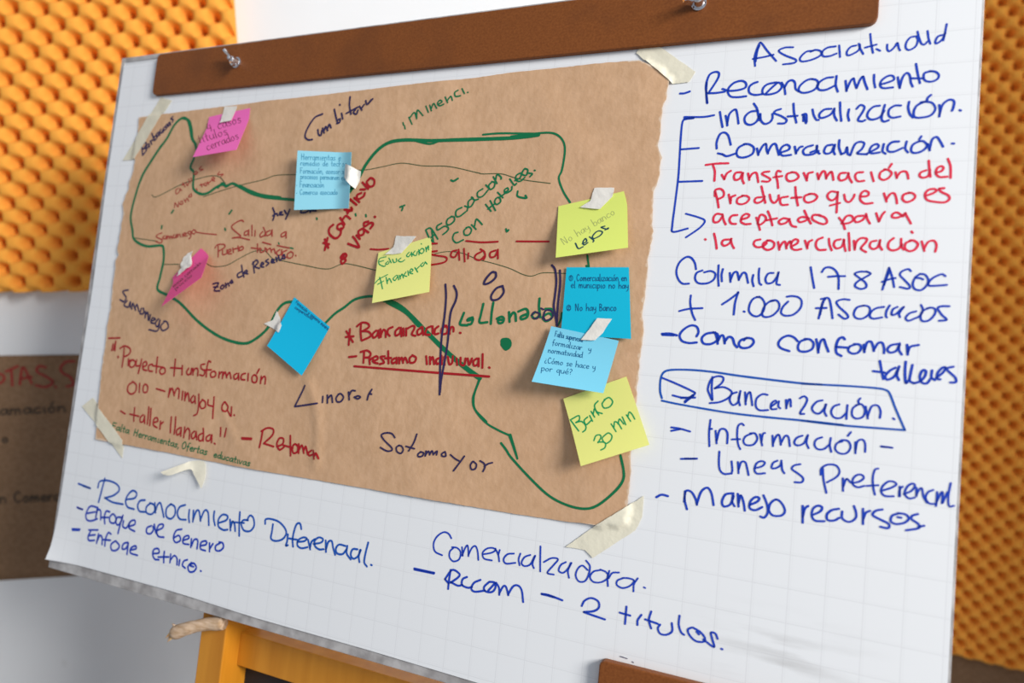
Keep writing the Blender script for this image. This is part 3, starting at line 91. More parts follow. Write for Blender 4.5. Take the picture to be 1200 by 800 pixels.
('K', 'green marker words La Llanada', 'G', '29:-597,279 -618,213 -630,148 -539,143;28:-487,235 -532,218 -545,196 -507,205 -477,221 -494,163 -532,153;28:-372,391 -389,269 -395,183 -303,191;28:-255,411 -262,304 -259,176;28:-193,236 -143,260 -111,241 -121,198 -165,189 -177,223 -139,225;28:-58,314 -40,210;28:-48,244 -13,309 18,297 33,224;28:52,327 130,359 163,325 154,269 98,245 88,273 151,304;27:243,330 210,293 243,260 290,290 292,346;27:279,477 281,387 306,278;27:355,370 427,366 435,284 375,240 335,279 395,324 440,298'),
('K', 'dark marker overwriting on the last green letters', 'V', '18:210,293 236,329 296,311 272,262 228,266;18:336,265 357,349 421,352 442,285 374,247 342,279;18:304,374 334,362'),
('K', 'red marker line reading * Bancalización', 'K', '28:-2074,6 -2068,-182;28:-2122,-91 -2012,-76;28:-2121,-22 -2013,-144;27:-1922,75 -1920,-10 -1897,-111;27:-1978,46 -1914,93 -1834,89 -1808,48 -1891,-8;27:-1891,-5 -1801,-11 -1774,-60 -1886,-119;27:-1705,12 -1748,-33 -1733,-75 -1688,-46 -1676,14;27:-1680,13 -1655,-69;27:-1649,32 -1631,-59;27:-1634,-34 -1609,26 -1578,11 -1566,-55;27:-1489,67 -1543,38 -1546,-12 -1514,-38;27:-1402,64 -1444,19 -1434,-30 -1384,-2 -1376,57;27:-1378,65 -1357,-33;27:-1344,59 -1328,-23;27:-1307,61 -1295,-21;26:-1288,62 -1226,96 -1196,76 -1224,0 -1175,-17;26:-1105,90 -1155,45 -1143,-3 -1097,24 -1094,82;26:-1095,87 -1075,1;26:-987,105 -1038,77 -1049,11 -993,6;26:-969,106 -959,25;26:-896,110 -932,75 -931,19 -887,29;26:-799,124 -848,89 -847,32 -788,36 -777,93 -816,123;26:-761,110 -747,33;26:-754,62 -734,112 -707,105 -702,65;26:-621,54 -612,52'),
('K', 'red marker line reading - Prestamo individual, underlined', 'K', '27:-2044,-326 -1940,-309;27:-1837,-259 -1831,-377;27:-1887,-255 -1801,-231 -1748,-261 -1761,-304 -1829,-318;27:-1760,-313 -1741,-387;27:-1750,-345 -1721,-315;27:-1706,-350 -1642,-320 -1656,-288 -1702,-308 -1695,-358 -1635,-370;27:-1550,-280 -1606,-292 -1573,-323 -1550,-355 -1605,-376;27:-1510,-218 -1488,-358;27:-1541,-304 -1462,-293;27:-1414,-294 -1448,-322 -1435,-354 -1390,-334;27:-1390,-284 -1378,-349;27:-1358,-282 -1344,-347;27:-1347,-322 -1321,-279 -1295,-335;27:-1297,-318 -1274,-275 -1239,-330;26:-1184,-244 -1217,-279 -1202,-327 -1148,-315 -1135,-265 -1185,-241;26:-1009,-239 -989,-327;26:-963,-243 -950,-323;26:-954,-291 -927,-241 -899,-319;26:-836,-242 -878,-269 -863,-316 -822,-289;26:-821,-217 -806,-312;26:-784,-230 -770,-317;26:-739,-226 -713,-304 -679,-286 -679,-214;26:-632,-234 -615,-305;26:-581,-222 -573,-293 -528,-298 -519,-226;25:-493,-224 -468,-293 -442,-220;25:-382,-215 -421,-250 -407,-296 -366,-277 -361,-213;25:-361,-213 -352,-299;25:-319,-163 -306,-311;25:-227,-301 -218,-305;26:-1954,-429 -1369,-420 -816,-412 -216,-400'),
('K', 'red marker line reading Proyecto transformación', 'K', '24:-6115,-367 -5890,-348;24:-5964,-402 -5958,-533;24:-6013,-446 -6023,-538;24:-5973,-433 -5988,-525;24:-5881,-608 -5872,-627;24:-5885,-614 -5868,-617;24:-5779,-480 -5768,-609 -5769,-750;24:-5861,-496 -5784,-454 -5683,-473 -5645,-524 -5690,-579 -5763,-605;24:-5664,-625 -5652,-720;24:-5660,-665 -5618,-638;24:-5582,-635 -5629,-678 -5604,-736 -5538,-721 -5522,-660 -5583,-631;24:-5501,-629 -5499,-708 -5419,-701;24:-5408,-612 -5419,-701 -5438,-811;24:-5361,-716 -5300,-682 -5322,-638 -5371,-668 -5356,-745 -5286,-759;23:-5196,-664 -5259,-688 -5246,-756 -5178,-760;23:-5122,-560 -5117,-657 -5109,-773;23:-5192,-683 -5032,-689;23:-5006,-687 -5049,-739 -5014,-785 -4953,-760 -4963,-703 -5018,-692;23:-4793,-564 -4787,-669 -4779,-788;23:-4862,-685 -4657,-678;23:-4651,-639 -4637,-762;23:-4532,-667 -4561,-717 -4529,-753 -4484,-720 -4482,-663 -4480,-743;23:-4457,-661 -4442,-745;23:-4447,-717 -4419,-662 -4369,-663 -4354,-747;22:-4258,-588 -4317,-603 -4309,-649 -4242,-681 -4257,-739 -4319,-735;22:-4165,-553 -4203,-547 -4212,-641 -4205,-753;22:-4245,-663 -4136,-654;22:-4097,-669 -4140,-701 -4120,-746 -4062,-731 -4058,-684 -4097,-669;22:-3999,-670 -3999,-744;22:-4000,-707 -3964,-667;22:-3940,-665 -3938,-748;22:-3938,-720 -3904,-662 -3869,-733;22:-3872,-715 -3833,-661 -3797,-736;22:-3714,-664 -3756,-695 -3737,-740 -3693,-717 -3684,-662;22:-3684,-662 -3670,-743;22:-3575,-652 -3630,-675 -3632,-730 -3573,-734;22:-3529,-648 -3522,-739;22:-3435,-659 -3463,-697 -3444,-750 -3387,-745 -3386,-681 -3435,-659;22:-3367,-580 -3393,-637;22:-3319,-667 -3317,-756;21:-3318,-720 -3275,-663 -3248,-687 -3244,-755'),
('K', 'red marker line reading Oro - minajoya', 'K', '24:-5524,-937 -5596,-993 -5594,-1072 -5519,-1104 -5446,-1058 -5449,-970 -5525,-931;23:-5386,-944 -5371,-1066;23:-5277,-944 -5310,-986 -5292,-1053 -5231,-1047 -5225,-978 -5277,-944;23:-5064,-987 -4908,-1007;23:-4825,-960 -4830,-1076;23:-4827,-1047 -4787,-953 -4732,-1047;23:-4735,-1028 -4698,-949 -4657,-964 -4649,-1077;23:-4591,-977 -4588,-1090;23:-4547,-982 -4537,-1094;23:-4537,-1066 -4500,-987 -4456,-1095;23:-4395,-1014 -4431,-1065 -4403,-1109 -4359,-1076 -4364,-1021;22:-4364,-1021 -4340,-1112;22:-4300,-986 -4278,-1115 -4281,-1236 -4337,-1271;22:-4227,-1054 -4258,-1113 -4220,-1165 -4163,-1140 -4174,-1076 -4227,-1050;22:-4130,-1044 -4119,-1108 -4044,-1119;22:-4041,-998 -4031,-1127 -4018,-1273;22:-3864,-1045 -3892,-1094 -3883,-1148 -3821,-1160 -3795,-1102 -3852,-1044;22:-3801,-1139 -3742,-1209;22:-3737,-1096 -3725,-1213;22:-3681,-1192 -3671,-1198'),
('K', 'red marker line reading - taller llanada', 'K', '24:-5683,-1354 -5589,-1383;23:-5417,-1280 -5411,-1377 -5403,-1464;23:-5494,-1377 -5315,-1386;23:-5239,-1359 -5285,-1402 -5274,-1459 -5223,-1444 -5209,-1375;23:-5211,-1365 -5191,-1470;23:-5154,-1243 -5146,-1358 -5143,-1474;23:-5111,-1258 -5103,-1373 -5095,-1487;23:-5037,-1442 -4963,-1415 -4985,-1370 -5033,-1394 -5032,-1471 -4960,-1501;23:-4912,-1409 -4906,-1514;23:-4911,-1457 -4864,-1414;23:-4731,-1332 -4724,-1445 -4712,-1538;23:-4656,-1324 -4643,-1436 -4641,-1549;23:-4556,-1454 -4607,-1498 -4589,-1552 -4543,-1528 -4530,-1460;23:-4531,-1451 -4519,-1562;22:-4471,-1435 -4466,-1575;22:-4467,-1528 -4419,-1448 -4375,-1480 -4365,-1581;22:-4290,-1470 -4332,-1512 -4317,-1570 -4272,-1542 -4259,-1476;22:-4260,-1470 -4235,-1574;22:-4153,-1481 -4208,-1516 -4197,-1579 -4145,-1567 -4133,-1498;22:-4147,-1416 -4133,-1498 -4128,-1580;22:-4030,-1485 -4080,-1519 -4077,-1564 -4025,-1558 -4005,-1491;22:-3999,-1482 -3989,-1581;22:-3941,-1584 -3927,-1592;22:-3868,-1375 -3855,-1483;22:-3774,-1373 -3784,-1480'),
('K', 'red marker line reading - Retoman', 'K', '26:-3498,-1461 -3345,-1450;26:-3490,-1473 -3347,-1460;26:-3190,-1333 -3194,-1437 -3204,-1541;25:-3209,-1343 -3126,-1294 -3035,-1299 -3034,-1370 -3146,-1487;25:-3146,-1487 -2993,-1507;25:-2944,-1501 -2862,-1459 -2861,-1396 -2921,-1396 -2949,-1470 -2899,-1534 -2837,-1495;25:-2762,-1345 -2744,-1460 -2722,-1582;25:-2850,-1473 -2702,-1486;25:-2680,-1437 -2711,-1487 -2683,-1546 -2629,-1523 -2632,-1462 -2680,-1437;25:-2623,-1430 -2608,-1536;25:-2612,-1506 -2574,-1439 -2533,-1526;25:-2537,-1496 -2516,-1447 -2474,-1534;25:-2425,-1482 -2467,-1518 -2444,-1545 -2391,-1523;25:-2394,-1478 -2365,-1573;25:-2368,-1551 -2347,-1502 -2302,-1560'),
('K', 'dark marker word Linares', 'V', '23:-2627,-721 -2682,-844 -2748,-984;23:-2747,-988 -2607,-958 -2414,-915;23:-2351,-827 -2347,-896;23:-2289,-805 -2276,-896;23:-2282,-851 -2234,-800 -2204,-881;22:-2127,-774 -2160,-823 -2141,-867 -2087,-859 -2058,-806 -2100,-769 -2135,-778;22:-1995,-739 -1973,-828;22:-1983,-783 -1952,-719 -1902,-715;22:-1906,-791 -1855,-771 -1818,-782 -1851,-805 -1887,-799;22:-1673,-678 -1708,-741 -1718,-802;22:-1702,-726 -1669,-733'),
('K', 'dark marker word Sotomayor', 'V', '20:-1298,-1191 -1346,-1151 -1426,-1154 -1476,-1187 -1423,-1243 -1326,-1307 -1322,-1341 -1384,-1353 -1469,-1325;19:-1227,-1270 -1263,-1299 -1246,-1345 -1193,-1356 -1171,-1315 -1195,-1277 -1235,-1271;19:-1018,-1119 -1045,-1217 -1098,-1316;19:-1140,-1270 -1029,-1283;19:-941,-1306 -976,-1337 -965,-1363 -920,-1350 -909,-1315 -949,-1307;19:-881,-1291 -883,-1345;19:-881,-1332 -851,-1288 -831,-1325;19:-832,-1319 -807,-1279 -787,-1319;19:-787,-1313 -747,-1274 -749,-1315;19:-649,-1268 -684,-1293 -681,-1319 -636,-1316 -641,-1280;19:-579,-1292 -524,-1325 -470,-1344;19:-411,-1286 -454,-1355 -523,-1459;18:-304,-1328 -328,-1371 -309,-1414 -267,-1401 -258,-1355 -297,-1327;18:-220,-1311 -175,-1330 -157,-1367 -175,-1418;18:-164,-1361 -125,-1330 -78,-1311'),
('N4', 'green handwriting', 'g', '15:1624,1386 406,1423 402,2461 1331,3215 1686,3184;15:356,2062 1202,2042;15:2081,2413 1644,2796 2141,2979 2341,2608;15:2193,1809 2727,2886;15:2903,2261 3258,2978 3719,2854 3622,2333;15:4460,2437 4022,2812 4646,3223 5213,3006;15:5952,1738 5503,2229 5879,2575 6317,2085;15:6380,1857 6516,2673;15:7010,1789 6675,2305 7283,2709 7481,2040;15:7708,1740 7816,2731;15:8288,1661 7831,2136 8315,2626 8685,2129 8288,1661;15:8242,751 8279,859;15:8983,1615 9109,2482;15:9099,2123 9446,1505 9488,2276;15:843,5216 1187,6168 1627,7623;15:127,6164 766,5571 2241,5066;15:642,6534 1654,6156;15:2054,5513 2424,6828;15:2385,6452 2679,5910 3157,6755;15:3927,5601 3393,6081 3782,6537 4186,5906;15:4164,5658 4429,6568;15:4518,5744 4742,6472;15:4708,6079 4967,5611 5263,6403;15:5641,5413 5339,5941 5868,6258;15:5973,5254 6178,6140;15:6350,5705 6899,5408 6529,5032 6350,5705 6897,6026;15:7209,4961 7774,5927;15:7573,5288 8003,4920;15:8650,4372 8219,4737 8579,5061 8995,4459;15:8988,4340 9355,4830'),
('N6', 'dark ink word lejos', 'g2', '16:2746,7829 3185,8897 3841,8697;16:3748,8136 4321,7813 4147,7234 3826,7824 4001,8402 4489,8063;16:4723,7024 5307,7792 5228,8100;16:5136,7108 5386,7483 6202,7109 6527,6528 6034,6209 5542,6432 5136,7108;16:6852,5517 6360,5628 7179,6126 7342,5946 6934,6226'),
('N9', 'green handwriting', 'g', '15:184,3272 573,4228 961,5175;15:414,3241 1559,3085 1492,3689 882,3910;15:882,3910 1725,4012 2166,4731 2003,5296 1513,5511;15:2796,3691 2161,4006 2292,4668 3147,4321;15:3149,3597 3315,4477;15:3519,3093 3779,4007;15:3698,3567 4127,2875 4274,3442 4451,3913;15:4946,1996 4275,2402 4304,3348 4994,3882;15:5982,2130 5411,2566 5522,3226 6353,3291 6951,2763 6655,2041 5885,2098;14:2747,7155 3223,6595 3828,6682 3816,7082 3245,7610;14:3272,7518 4199,7904 4012,8545 3349,8701;14:4621,6828 3980,7234 4266,8025 5036,7862 5419,7279 5057,6762 4498,6891;14:5807,5681 6153,6905;14:6042,6263 6368,5554 6782,5890 7019,6774;14:6753,5982 7148,5397 7504,6221;14:7613,5241 7754,6402;14:8266,5146 8554,6152;14:8362,5483 8762,4900 9042,5296 9199,6057'),
('P', 'red marker heading STAS S', 'k', '45:-2584,12529 -2413,12500 -2408,12390 -2494,12327 -2612,12309;45:-2347,12564 -2120,12666;45:-2245,12605 -2268,12273;45:-2129,12290 -2026,12641 -1911,12304;45:-2115,12401 -1895,12437;45:-1616,12626 -1731,12653 -1784,12544 -1620,12426 -1515,12311 -1665,12218 -1838,12256;45:-1478,12219 -1473,12201;45:-1069,12732 -1229,12724 -1343,12594 -1297,12481 -1185,12410 -1143,12251 -1268,12211'),
('K', 'small green handwriting along the bottom edge', 'G', '15:-5791,-1525 -5808,-1614;15:-5791,-1525 -5731,-1530;15:-5799,-1567 -5748,-1572;15:-5655,-1586 -5683,-1577 -5716,-1593 -5713,-1617 -5683,-1617 -5657,-1593;15:-5654,-1579 -5660,-1612 -5651,-1627;15:-5614,-1536 -5631,-1624 -5620,-1629;15:-5565,-1554 -5579,-1623 -5564,-1634;15:-5592,-1585 -5546,-1586;15:-5472,-1602 -5499,-1592 -5532,-1608 -5528,-1632 -5499,-1632 -5473,-1609;15:-5470,-1595 -5477,-1627 -5467,-1642;15:-5352,-1565 -5369,-1656;15:-5297,-1569 -5314,-1660;15:-5360,-1608 -5305,-1612;15:-5276,-1639 -5229,-1638 -5233,-1620 -5257,-1618 -5276,-1639 -5261,-1664 -5229,-1660;14:-5200,-1620 -5209,-1668;14:-5204,-1640 -5177,-1622 -5162,-1628;14:-5144,-1625 -5153,-1673;14:-5148,-1644 -5121,-1627 -5106,-1633;14:-5036,-1640 -5061,-1631 -5092,-1648 -5089,-1673 -5061,-1672 -5037,-1648;14:-5035,-1633 -5041,-1667 -5032,-1682;14:-5010,-1635 -5019,-1683;14:-5014,-1654 -4987,-1637 -4979,-1657 -4982,-1686;14:-4977,-1657 -4953,-1640 -4945,-1660 -4946,-1688;14:-4902,-1644 -4910,-1686 -4899,-1692;14:-4874,-1670 -4828,-1669 -4833,-1651 -4855,-1650 -4874,-1670 -4860,-1695 -4828,-1690;14:-4801,-1652 -4809,-1699;14:-4804,-1670 -4774,-1654 -4758,-1669 -4760,-1702;14:-4707,-1626 -4720,-1696 -4707,-1706;14:-4731,-1657 -4690,-1658;14:-4623,-1672 -4648,-1663 -4678,-1680 -4674,-1704 -4648,-1704 -4625,-1679;14:-4622,-1665 -4628,-1698 -4620,-1713;14:-4559,-1675 -4584,-1668 -4594,-1682 -4568,-1703 -4585,-1716 -4606,-1709;14:-4538,-1712 -4549,-1733;14:-4433,-1627 -4470,-1669 -4456,-1719 -4415,-1697 -4410,-1649 -4433,-1627;14:-4335,-1634 -4353,-1633 -4367,-1667 -4379,-1739;14:-4388,-1680 -4347,-1680;14:-4330,-1703 -4285,-1702 -4290,-1684 -4312,-1683 -4330,-1703 -4316,-1729 -4285,-1724;14:-4258,-1684 -4267,-1732;14:-4262,-1703 -4237,-1685 -4223,-1691;14:-4185,-1655 -4198,-1727 -4185,-1738;14:-4209,-1687 -4169,-1688;14:-4104,-1702 -4128,-1693 -4157,-1711 -4154,-1735 -4128,-1734 -4105,-1709;14:-4103,-1695 -4108,-1728 -4100,-1744;14:-4041,-1704 -4065,-1698 -4075,-1711 -4049,-1732 -4066,-1746 -4087,-1740;14:-3922,-1735 -3878,-1733 -3883,-1718 -3905,-1717 -3922,-1735 -3908,-1758 -3878,-1753;14:-3807,-1729 -3831,-1719 -3856,-1739 -3841,-1761 -3810,-1746;14:-3797,-1677 -3808,-1750 -3801,-1764;14:-3779,-1722 -3784,-1752 -3764,-1766 -3740,-1750;14:-3732,-1724 -3739,-1767;14:-3664,-1733 -3688,-1727 -3713,-1747 -3698,-1769 -3669,-1765;14:-3596,-1739 -3619,-1731 -3647,-1747 -3643,-1768 -3618,-1768 -3597,-1745;14:-3595,-1732 -3599,-1762 -3591,-1776;13:-3553,-1705 -3563,-1769 -3550,-1778;13:-3576,-1733 -3537,-1734;13:-3514,-1737 -3520,-1775 -3510,-1780;13:-3489,-1739 -3474,-1782 -3443,-1741;13:-3377,-1751 -3400,-1744 -3427,-1759 -3423,-1781 -3399,-1780 -3378,-1758;13:-3376,-1745 -3380,-1775 -3372,-1788;13:-3316,-1753 -3340,-1747 -3349,-1759 -3324,-1778 -3339,-1790 -3360,-1784'),
('N1', 'thin dark handwriting', 'k1', '11:-125,1141 302,2223 1183,2128;11:509,1386 1699,3269;10:3346,1765 2835,1691 2838,2344 3578,3009 3929,2722;10:4589,1700 4065,1597 3906,2098 4423,2734 4802,2603 4698,1883;10:4508,1564 4990,2369 5418,2757;10:5656,1571 5163,1515 5217,1828 5996,2260 5984,2680 5536,2583;10:6381,1423 6175,1855 6849,2563 7120,2139 6709,1539 6319,1428;10:7892,1404 7406,1347 7433,1624 8178,2025 8140,2410 7709,2330;11:-1338,3822 37,5908 474,6136;10:-1017,4859 -343,4668;10:121,4668 927,5905 1209,6008;10:297,3557 1638,5631 2069,5858;10:603,4587 1275,4399;10:1605,4421 2219,5380 2864,5721 2904,5113;10:2448,4281 3311,5644;10:2049,2813 3699,5428 3975,5530;10:3920,4039 3811,4660 4573,5428 4831,4938 4305,4202 3855,4050;10:5506,3931 4974,3867 5097,4297 5938,4752 5930,5197 5468,5128;10:2886,7536 2461,7505 2607,8216 3277,8769 3532,8473;10:3491,7964 3981,7676 3585,7264 3296,7345 3491,7964 4155,8517 4410,8222;10:3947,7087 4793,8334;10:4288,7589 4236,7007 4514,7079;10:4640,6894 5478,8139;10:4978,7395 4929,6813 5205,6886;10:6129,6703 5669,6608 5667,7202 6175,7795 6467,7639 6253,6890;10:6004,6515 6582,7387 6969,7717;10:7098,6509 6599,6351 6723,7054 7366,7605 7423,7006;10:6134,4987 7532,7121 7887,7459;10:7623,6070 7613,6660 8284,7348 8424,6873 7935,6205 7575,6083;10:8819,5890 8406,5856 8551,6256 9247,6646 9294,7066 8932,7022'),
('N2', 'faint blue handwriting', 'b1', '8:529,9224 1521,9182;8:523,8821 1517,8779;8:999,9204 994,8801;7:1253,8548 1196,8206 1013,8271 1015,8444 1253,8548 1513,8393 1432,8167;7:984,8032 1510,8008;7:1194,8022 982,7860 1033,7743;7:979,7619 1506,7596;7:1190,7610 976,7447 1028,7331;7:1048,6804 971,7007 1185,7198 1448,7129 1420,6930 1127,6800;7:968,6808 1339,6791 1497,6698;7:966,6625 1496,6601;7:1178,6615 963,6454 1175,6359 1494,6327;7:1175,6342 960,6198 1172,6103 1491,6059;7:955,5817 1435,5794 1488,5706;7:1219,5566 1161,5228 975,5293 977,5464 1219,5566 1485,5411 1402,5188;7:945,5057 1481,5031;7:1159,5046 942,4858 1101,4709 1477,4662;7:558,4413 1367,4373 1473,4255;7:937,4536 906,4227;7:1007,3702 929,3904 1147,4090 1417,4021 1388,3824 1088,3698;7:926,3707 1305,3687 1466,3595;7:973,3214 922,3414 1085,3462 1300,3226 1464,3330 1411,3502;7:1187,2578 1134,2225 942,2295 941,2473 1187,2578 1460,2415 1380,2183;7:2046,9295 2538,9272;7:2242,9286 2044,9129 2093,9016;7:2289,8885 2237,8556 2064,8619 2066,8785 2289,8885 2535,8735 2459,8518;7:2038,8388 2533,8365;7:2236,8379 2036,8223 2234,8131 2531,8100;7:2234,8114 2034,7975 2232,7883 2530,7841;7:2280,7649 2228,7322 2054,7385 2055,7550 2280,7649 2528,7500 2452,7283;7:2124,6794 2025,6991 2276,7144 2525,6994 2324,6784;7:1523,6807 2373,6765 2523,6692;7:2021,6542 2472,6519 2522,6435;7:2017,6120 2220,6302 2520,6177 2368,5966 2092,6007 2018,6148;7:2108,4975 2008,5171 2263,5322 2514,5172 2310,4965;7:1500,4990 2361,4946 2512,4873;7:2258,4766 2205,4443 2028,4506 2029,4669 2258,4766 2511,4617 2433,4404;7:1637,3746 2403,3705 2505,3591;7:1996,3862 1968,3566;7:2248,3432 2194,3110 2015,3174 2017,3336 2248,3432 2503,3283 2425,3071;7:2038,2584 1986,2786 2244,2935 2500,2785 2425,2562;7:1472,2463 2503,2404;7:2194,2422 1989,2206 2145,2084 2506,2035;7:2003,1647 2202,1856 2518,1711 2372,1467 2086,1515 2002,1678;7:2088,887 2024,1124 2176,1182 2397,903 2546,1028 2484,1229;7:3605,9907 3629,9882;7:3580,9894 3644,9910;7:2918,9275 3851,9232;7:2918,9275 2916,8941;7:3360,9254 3360,8969;7:3360,8602 3557,8759 3853,8650 3705,8467 3434,8503 3360,8626;7:3359,8307 3854,8284;7:3557,8298 3359,8165 3409,8068;7:3359,7965 3855,7942;7:3557,7956 3359,7823 3558,7743 3855,7714;7:3558,7728 3359,7610 3558,7529 3856,7491;7:3434,7005 3359,7175 3558,7330 3807,7271 3782,7106 3508,7002;7:3359,7009 3708,6992 3858,6913;7:3409,6549 3359,6716 3608,6846 3858,6715 3784,6530;7:3359,6377 3809,6354 3859,6281;7:3358,6014 3559,6169 3860,6059 3710,5878 3434,5916 3358,6037;7:3158,6048 2957,5964;7:3358,5722 3861,5697;7:3559,5712 3358,5558 3509,5433 3862,5391;7:3787,5197 4014,5233;7:3434,4307 3358,4475 3560,4628 3814,4568 3789,4405 3510,4303;7:3358,4311 3713,4292 3866,4214;7:3408,3902 3358,4068 3510,4107 3714,3909 3866,3994 3815,4137;7:3612,3765 3562,3488 3383,3544 3383,3684 3612,3765 3867,3635 3791,3452;7:3408,3091 3357,3257 3511,3295 3715,3098 3869,3183 3817,3325;7:3357,2806 3562,2957 3870,2847 3718,2664 3435,2704 3357,2829;7:3361,2504 3875,2474;7:3566,2492 3363,2358 3415,2257;7:3366,2105 3830,2078 3882,2003;7:3464,1509 3379,1701 3578,1877 3839,1807 3820,1621 3541,1504;7:3386,1513 3748,1492 3907,1403;7:4315,9153 5147,9124;7:4454,9148 4318,8972 4551,8850 4780,8978 4685,9140;7:4322,8737 4785,8720;7:4507,8730 4324,8601 4372,8509;7:4329,8253 4513,8405 4793,8304 4657,8129 4401,8161 4329,8276;7:4385,7679 4336,7839 4567,7965 4802,7844 4735,7666;7:4574,7551 4532,7283 4367,7334 4365,7469 4574,7551 4809,7429 4743,7252;7:4398,6897 4349,7056 4488,7096 4679,6909 4818,6993 4768,7130;7:4356,6621 4541,6771 4824,6670 4687,6496 4428,6529 4355,6643;7:4411,6095 4362,6254 4502,6293 4694,6106 4833,6190 4784,6326;7:4372,5610 5223,5575;7:4514,5604 4375,5432 4614,5310 4848,5434 4751,5595;7:4616,5190 4574,4924 4406,4976 4404,5110 4616,5190 4855,5068 4788,4893;7:4386,4790 4861,4770;7:4576,4782 4388,4656 4437,4566;7:4391,4470 4868,4449;7:4582,4462 4393,4336 4586,4262 4872,4236;7:4586,4248 4397,4137 4589,4062 4876,4027;7:4478,3570 4404,3729 4593,3875 4833,3821 4812,3667 4550,3567;7:4406,3574 4742,3559 4887,3486;7:4409,3432 4889,3411;7:4601,3423 4412,3277 4558,3160 4895,3123;7:4657,2992 4615,2726 4444,2780 4442,2914 4657,2992 4900,2871 4833,2693;7:4426,2587 4909,2565;7:4619,2578 4430,2426 4579,2304 4918,2265;7:4102,2064 4829,2030 4930,1928;7:4438,2163 4423,1902;7:4696,1778 4663,1478 4490,1536 4483,1688 4696,1778 4945,1641 4883,1443;7:4542,1040 4482,1226 4625,1270 4832,1054 4971,1153 4914,1307;7:5904,9771 5928,9749;7:5879,9760 5943,9774;7:5225,9206 6157,9160;7:5225,9206 5228,8905;7:5667,9184 5670,8926;7:5673,8703 6115,8681 6165,8614;7:5675,8522 6167,8498;7:5872,8512 5677,8372 5826,8257 6171,8218;7:5758,7803 5682,7956 5877,8096 6125,8041 6102,7892 5832,7799;7:5684,7807 6030,7789 6179,7717;7:5685,7670 6180,7644;7:5883,7659 5687,7520 5837,7405 6185,7366;7:5744,6975 5692,7127 5939,7242 6188,7122 6117,6955;7:5696,6820 6144,6796 6195,6729;7:5777,6339 5700,6492 5897,6630 6147,6574 6125,6427 5852,6335;7:5702,6343 6051,6324 6202,6252;7:5757,5928 5705,6079 5954,6193 6205,6073 6133,5907;7:5709,5773 6160,5749 6211,5682;7:5713,5447 5912,5584 6215,5483 6067,5321 5790,5358 5713,5468;7:5512,5479 5312,5405;7:5717,5184 6220,5156;7:5918,5173 5719,5036 5871,4921 6225,4881;7:7208,9687 7231,9663;7:7185,9675 7245,9689;7:6708,8767 6568,8932 6983,9082 7445,8918 7308,8705;7:6987,8429 7171,8572 7449,8465 7312,8296 7057,8336 6987,8451;7:6989,8154 7453,8123;7:7174,8142 6990,8021 7176,7942 7455,7910;7:7176,7929 6991,7822 7177,7743 7457,7702;7:7226,7554 7181,7291 7018,7347 7017,7479 7226,7554 7459,7427 7391,7255;7:6995,7163 7462,7131;7:7182,7150 6996,7030 7044,6939;7:7046,6555 6999,6713 7232,6829 7467,6702 7398,6531;7:7001,6396 7423,6366 7471,6297;7:7003,6057 7190,6198 7473,6090 7333,5924 7074,5964 7003,6079;7:7081,5113 7009,5271 7196,5411 7433,5350 7411,5199 7152,5108;7:7010,5118 7341,5094 7484,5018;7:7060,4734 7011,4890 7153,4924 7344,4735 7486,4812 7437,4947;7:7014,4466 7203,4605 7489,4497 7348,4333 7086,4373 7014,4488;7:7066,3908 7017,4064 7254,4178 7494,4052 7424,3882;7:7019,3751 7450,3719 7498,3650;7:7095,3258 7022,3415 7212,3554 7452,3493 7429,3342 7167,3253;7:7023,3263 7359,3239 7503,3163;7:7122,2835 7025,2994 7264,3106 7505,2980 7315,2821;7:6545,2864 7363,2804 7508,2739;7:7031,2519 7221,2662 7511,2550 7370,2382 7104,2424 7030,2542'),
('N3', 'thin dark handwriting', 'k1', '9:481,3630 1422,5053;9:864,4206 669,3582 1143,4133 1715,4974;9:1162,4129 951,3511 1423,4061 2003,4896;9:1373,3405 2202,4681 2384,4795;9:1638,3340 2550,4751;9:2009,3911 1859,3285 2294,3675 2950,4646;9:2833,3296 2474,3135 2617,3758 3123,4441 3297,4316 2968,3508;9:2697,3082 3322,4069 3675,4460;9:3929,2953 3617,2864 3864,3613 4447,4265 4572,3997;9:4447,3473 4743,3243 4388,2777 4187,2813 4447,3473 5023,4122 5151,3856;9:4651,2683 5444,4019;9:4947,3196 4858,2653 5041,2732;9:5147,2611 5898,3910;9:5408,3089 5354,2582 5536,2660;9:6193,2620 5886,2510 5870,2983 6337,3651 6520,3531 6255,2761;9:6129,2478 6560,3291 6892,3674;9:6885,2577 6561,2422 6606,2971 7159,3612 7104,3014;9:6611,1669 7201,3145 7509,3531;9:7610,2438 7308,2331 7219,2726 7637,3350 7823,3233 7666,2572;9:7553,2303 7870,2995 8193,3375;9:1877,5864 3266,8049;9:2117,6237 2147,5804 2710,6386 2895,7040 2509,6851;9:2499,5727 3272,6952;9:2813,6222 2703,5683 2917,5778;9:3227,5571 3298,6115 3884,6812 3928,6391 3478,5727 3192,5578;9:4169,5511 3854,5438 4028,6094 4564,6659 4723,6420;9:4650,5959 4985,5752 4659,5340 4453,5382 4650,5959 5180,6523 5342,6285;9:5362,5264 5048,5191 5198,5571 5757,5995 5832,6381 5560,6306;9:5717,5057 5762,5590 6318,6276 6382,5864 5962,5211 5682,5063'),
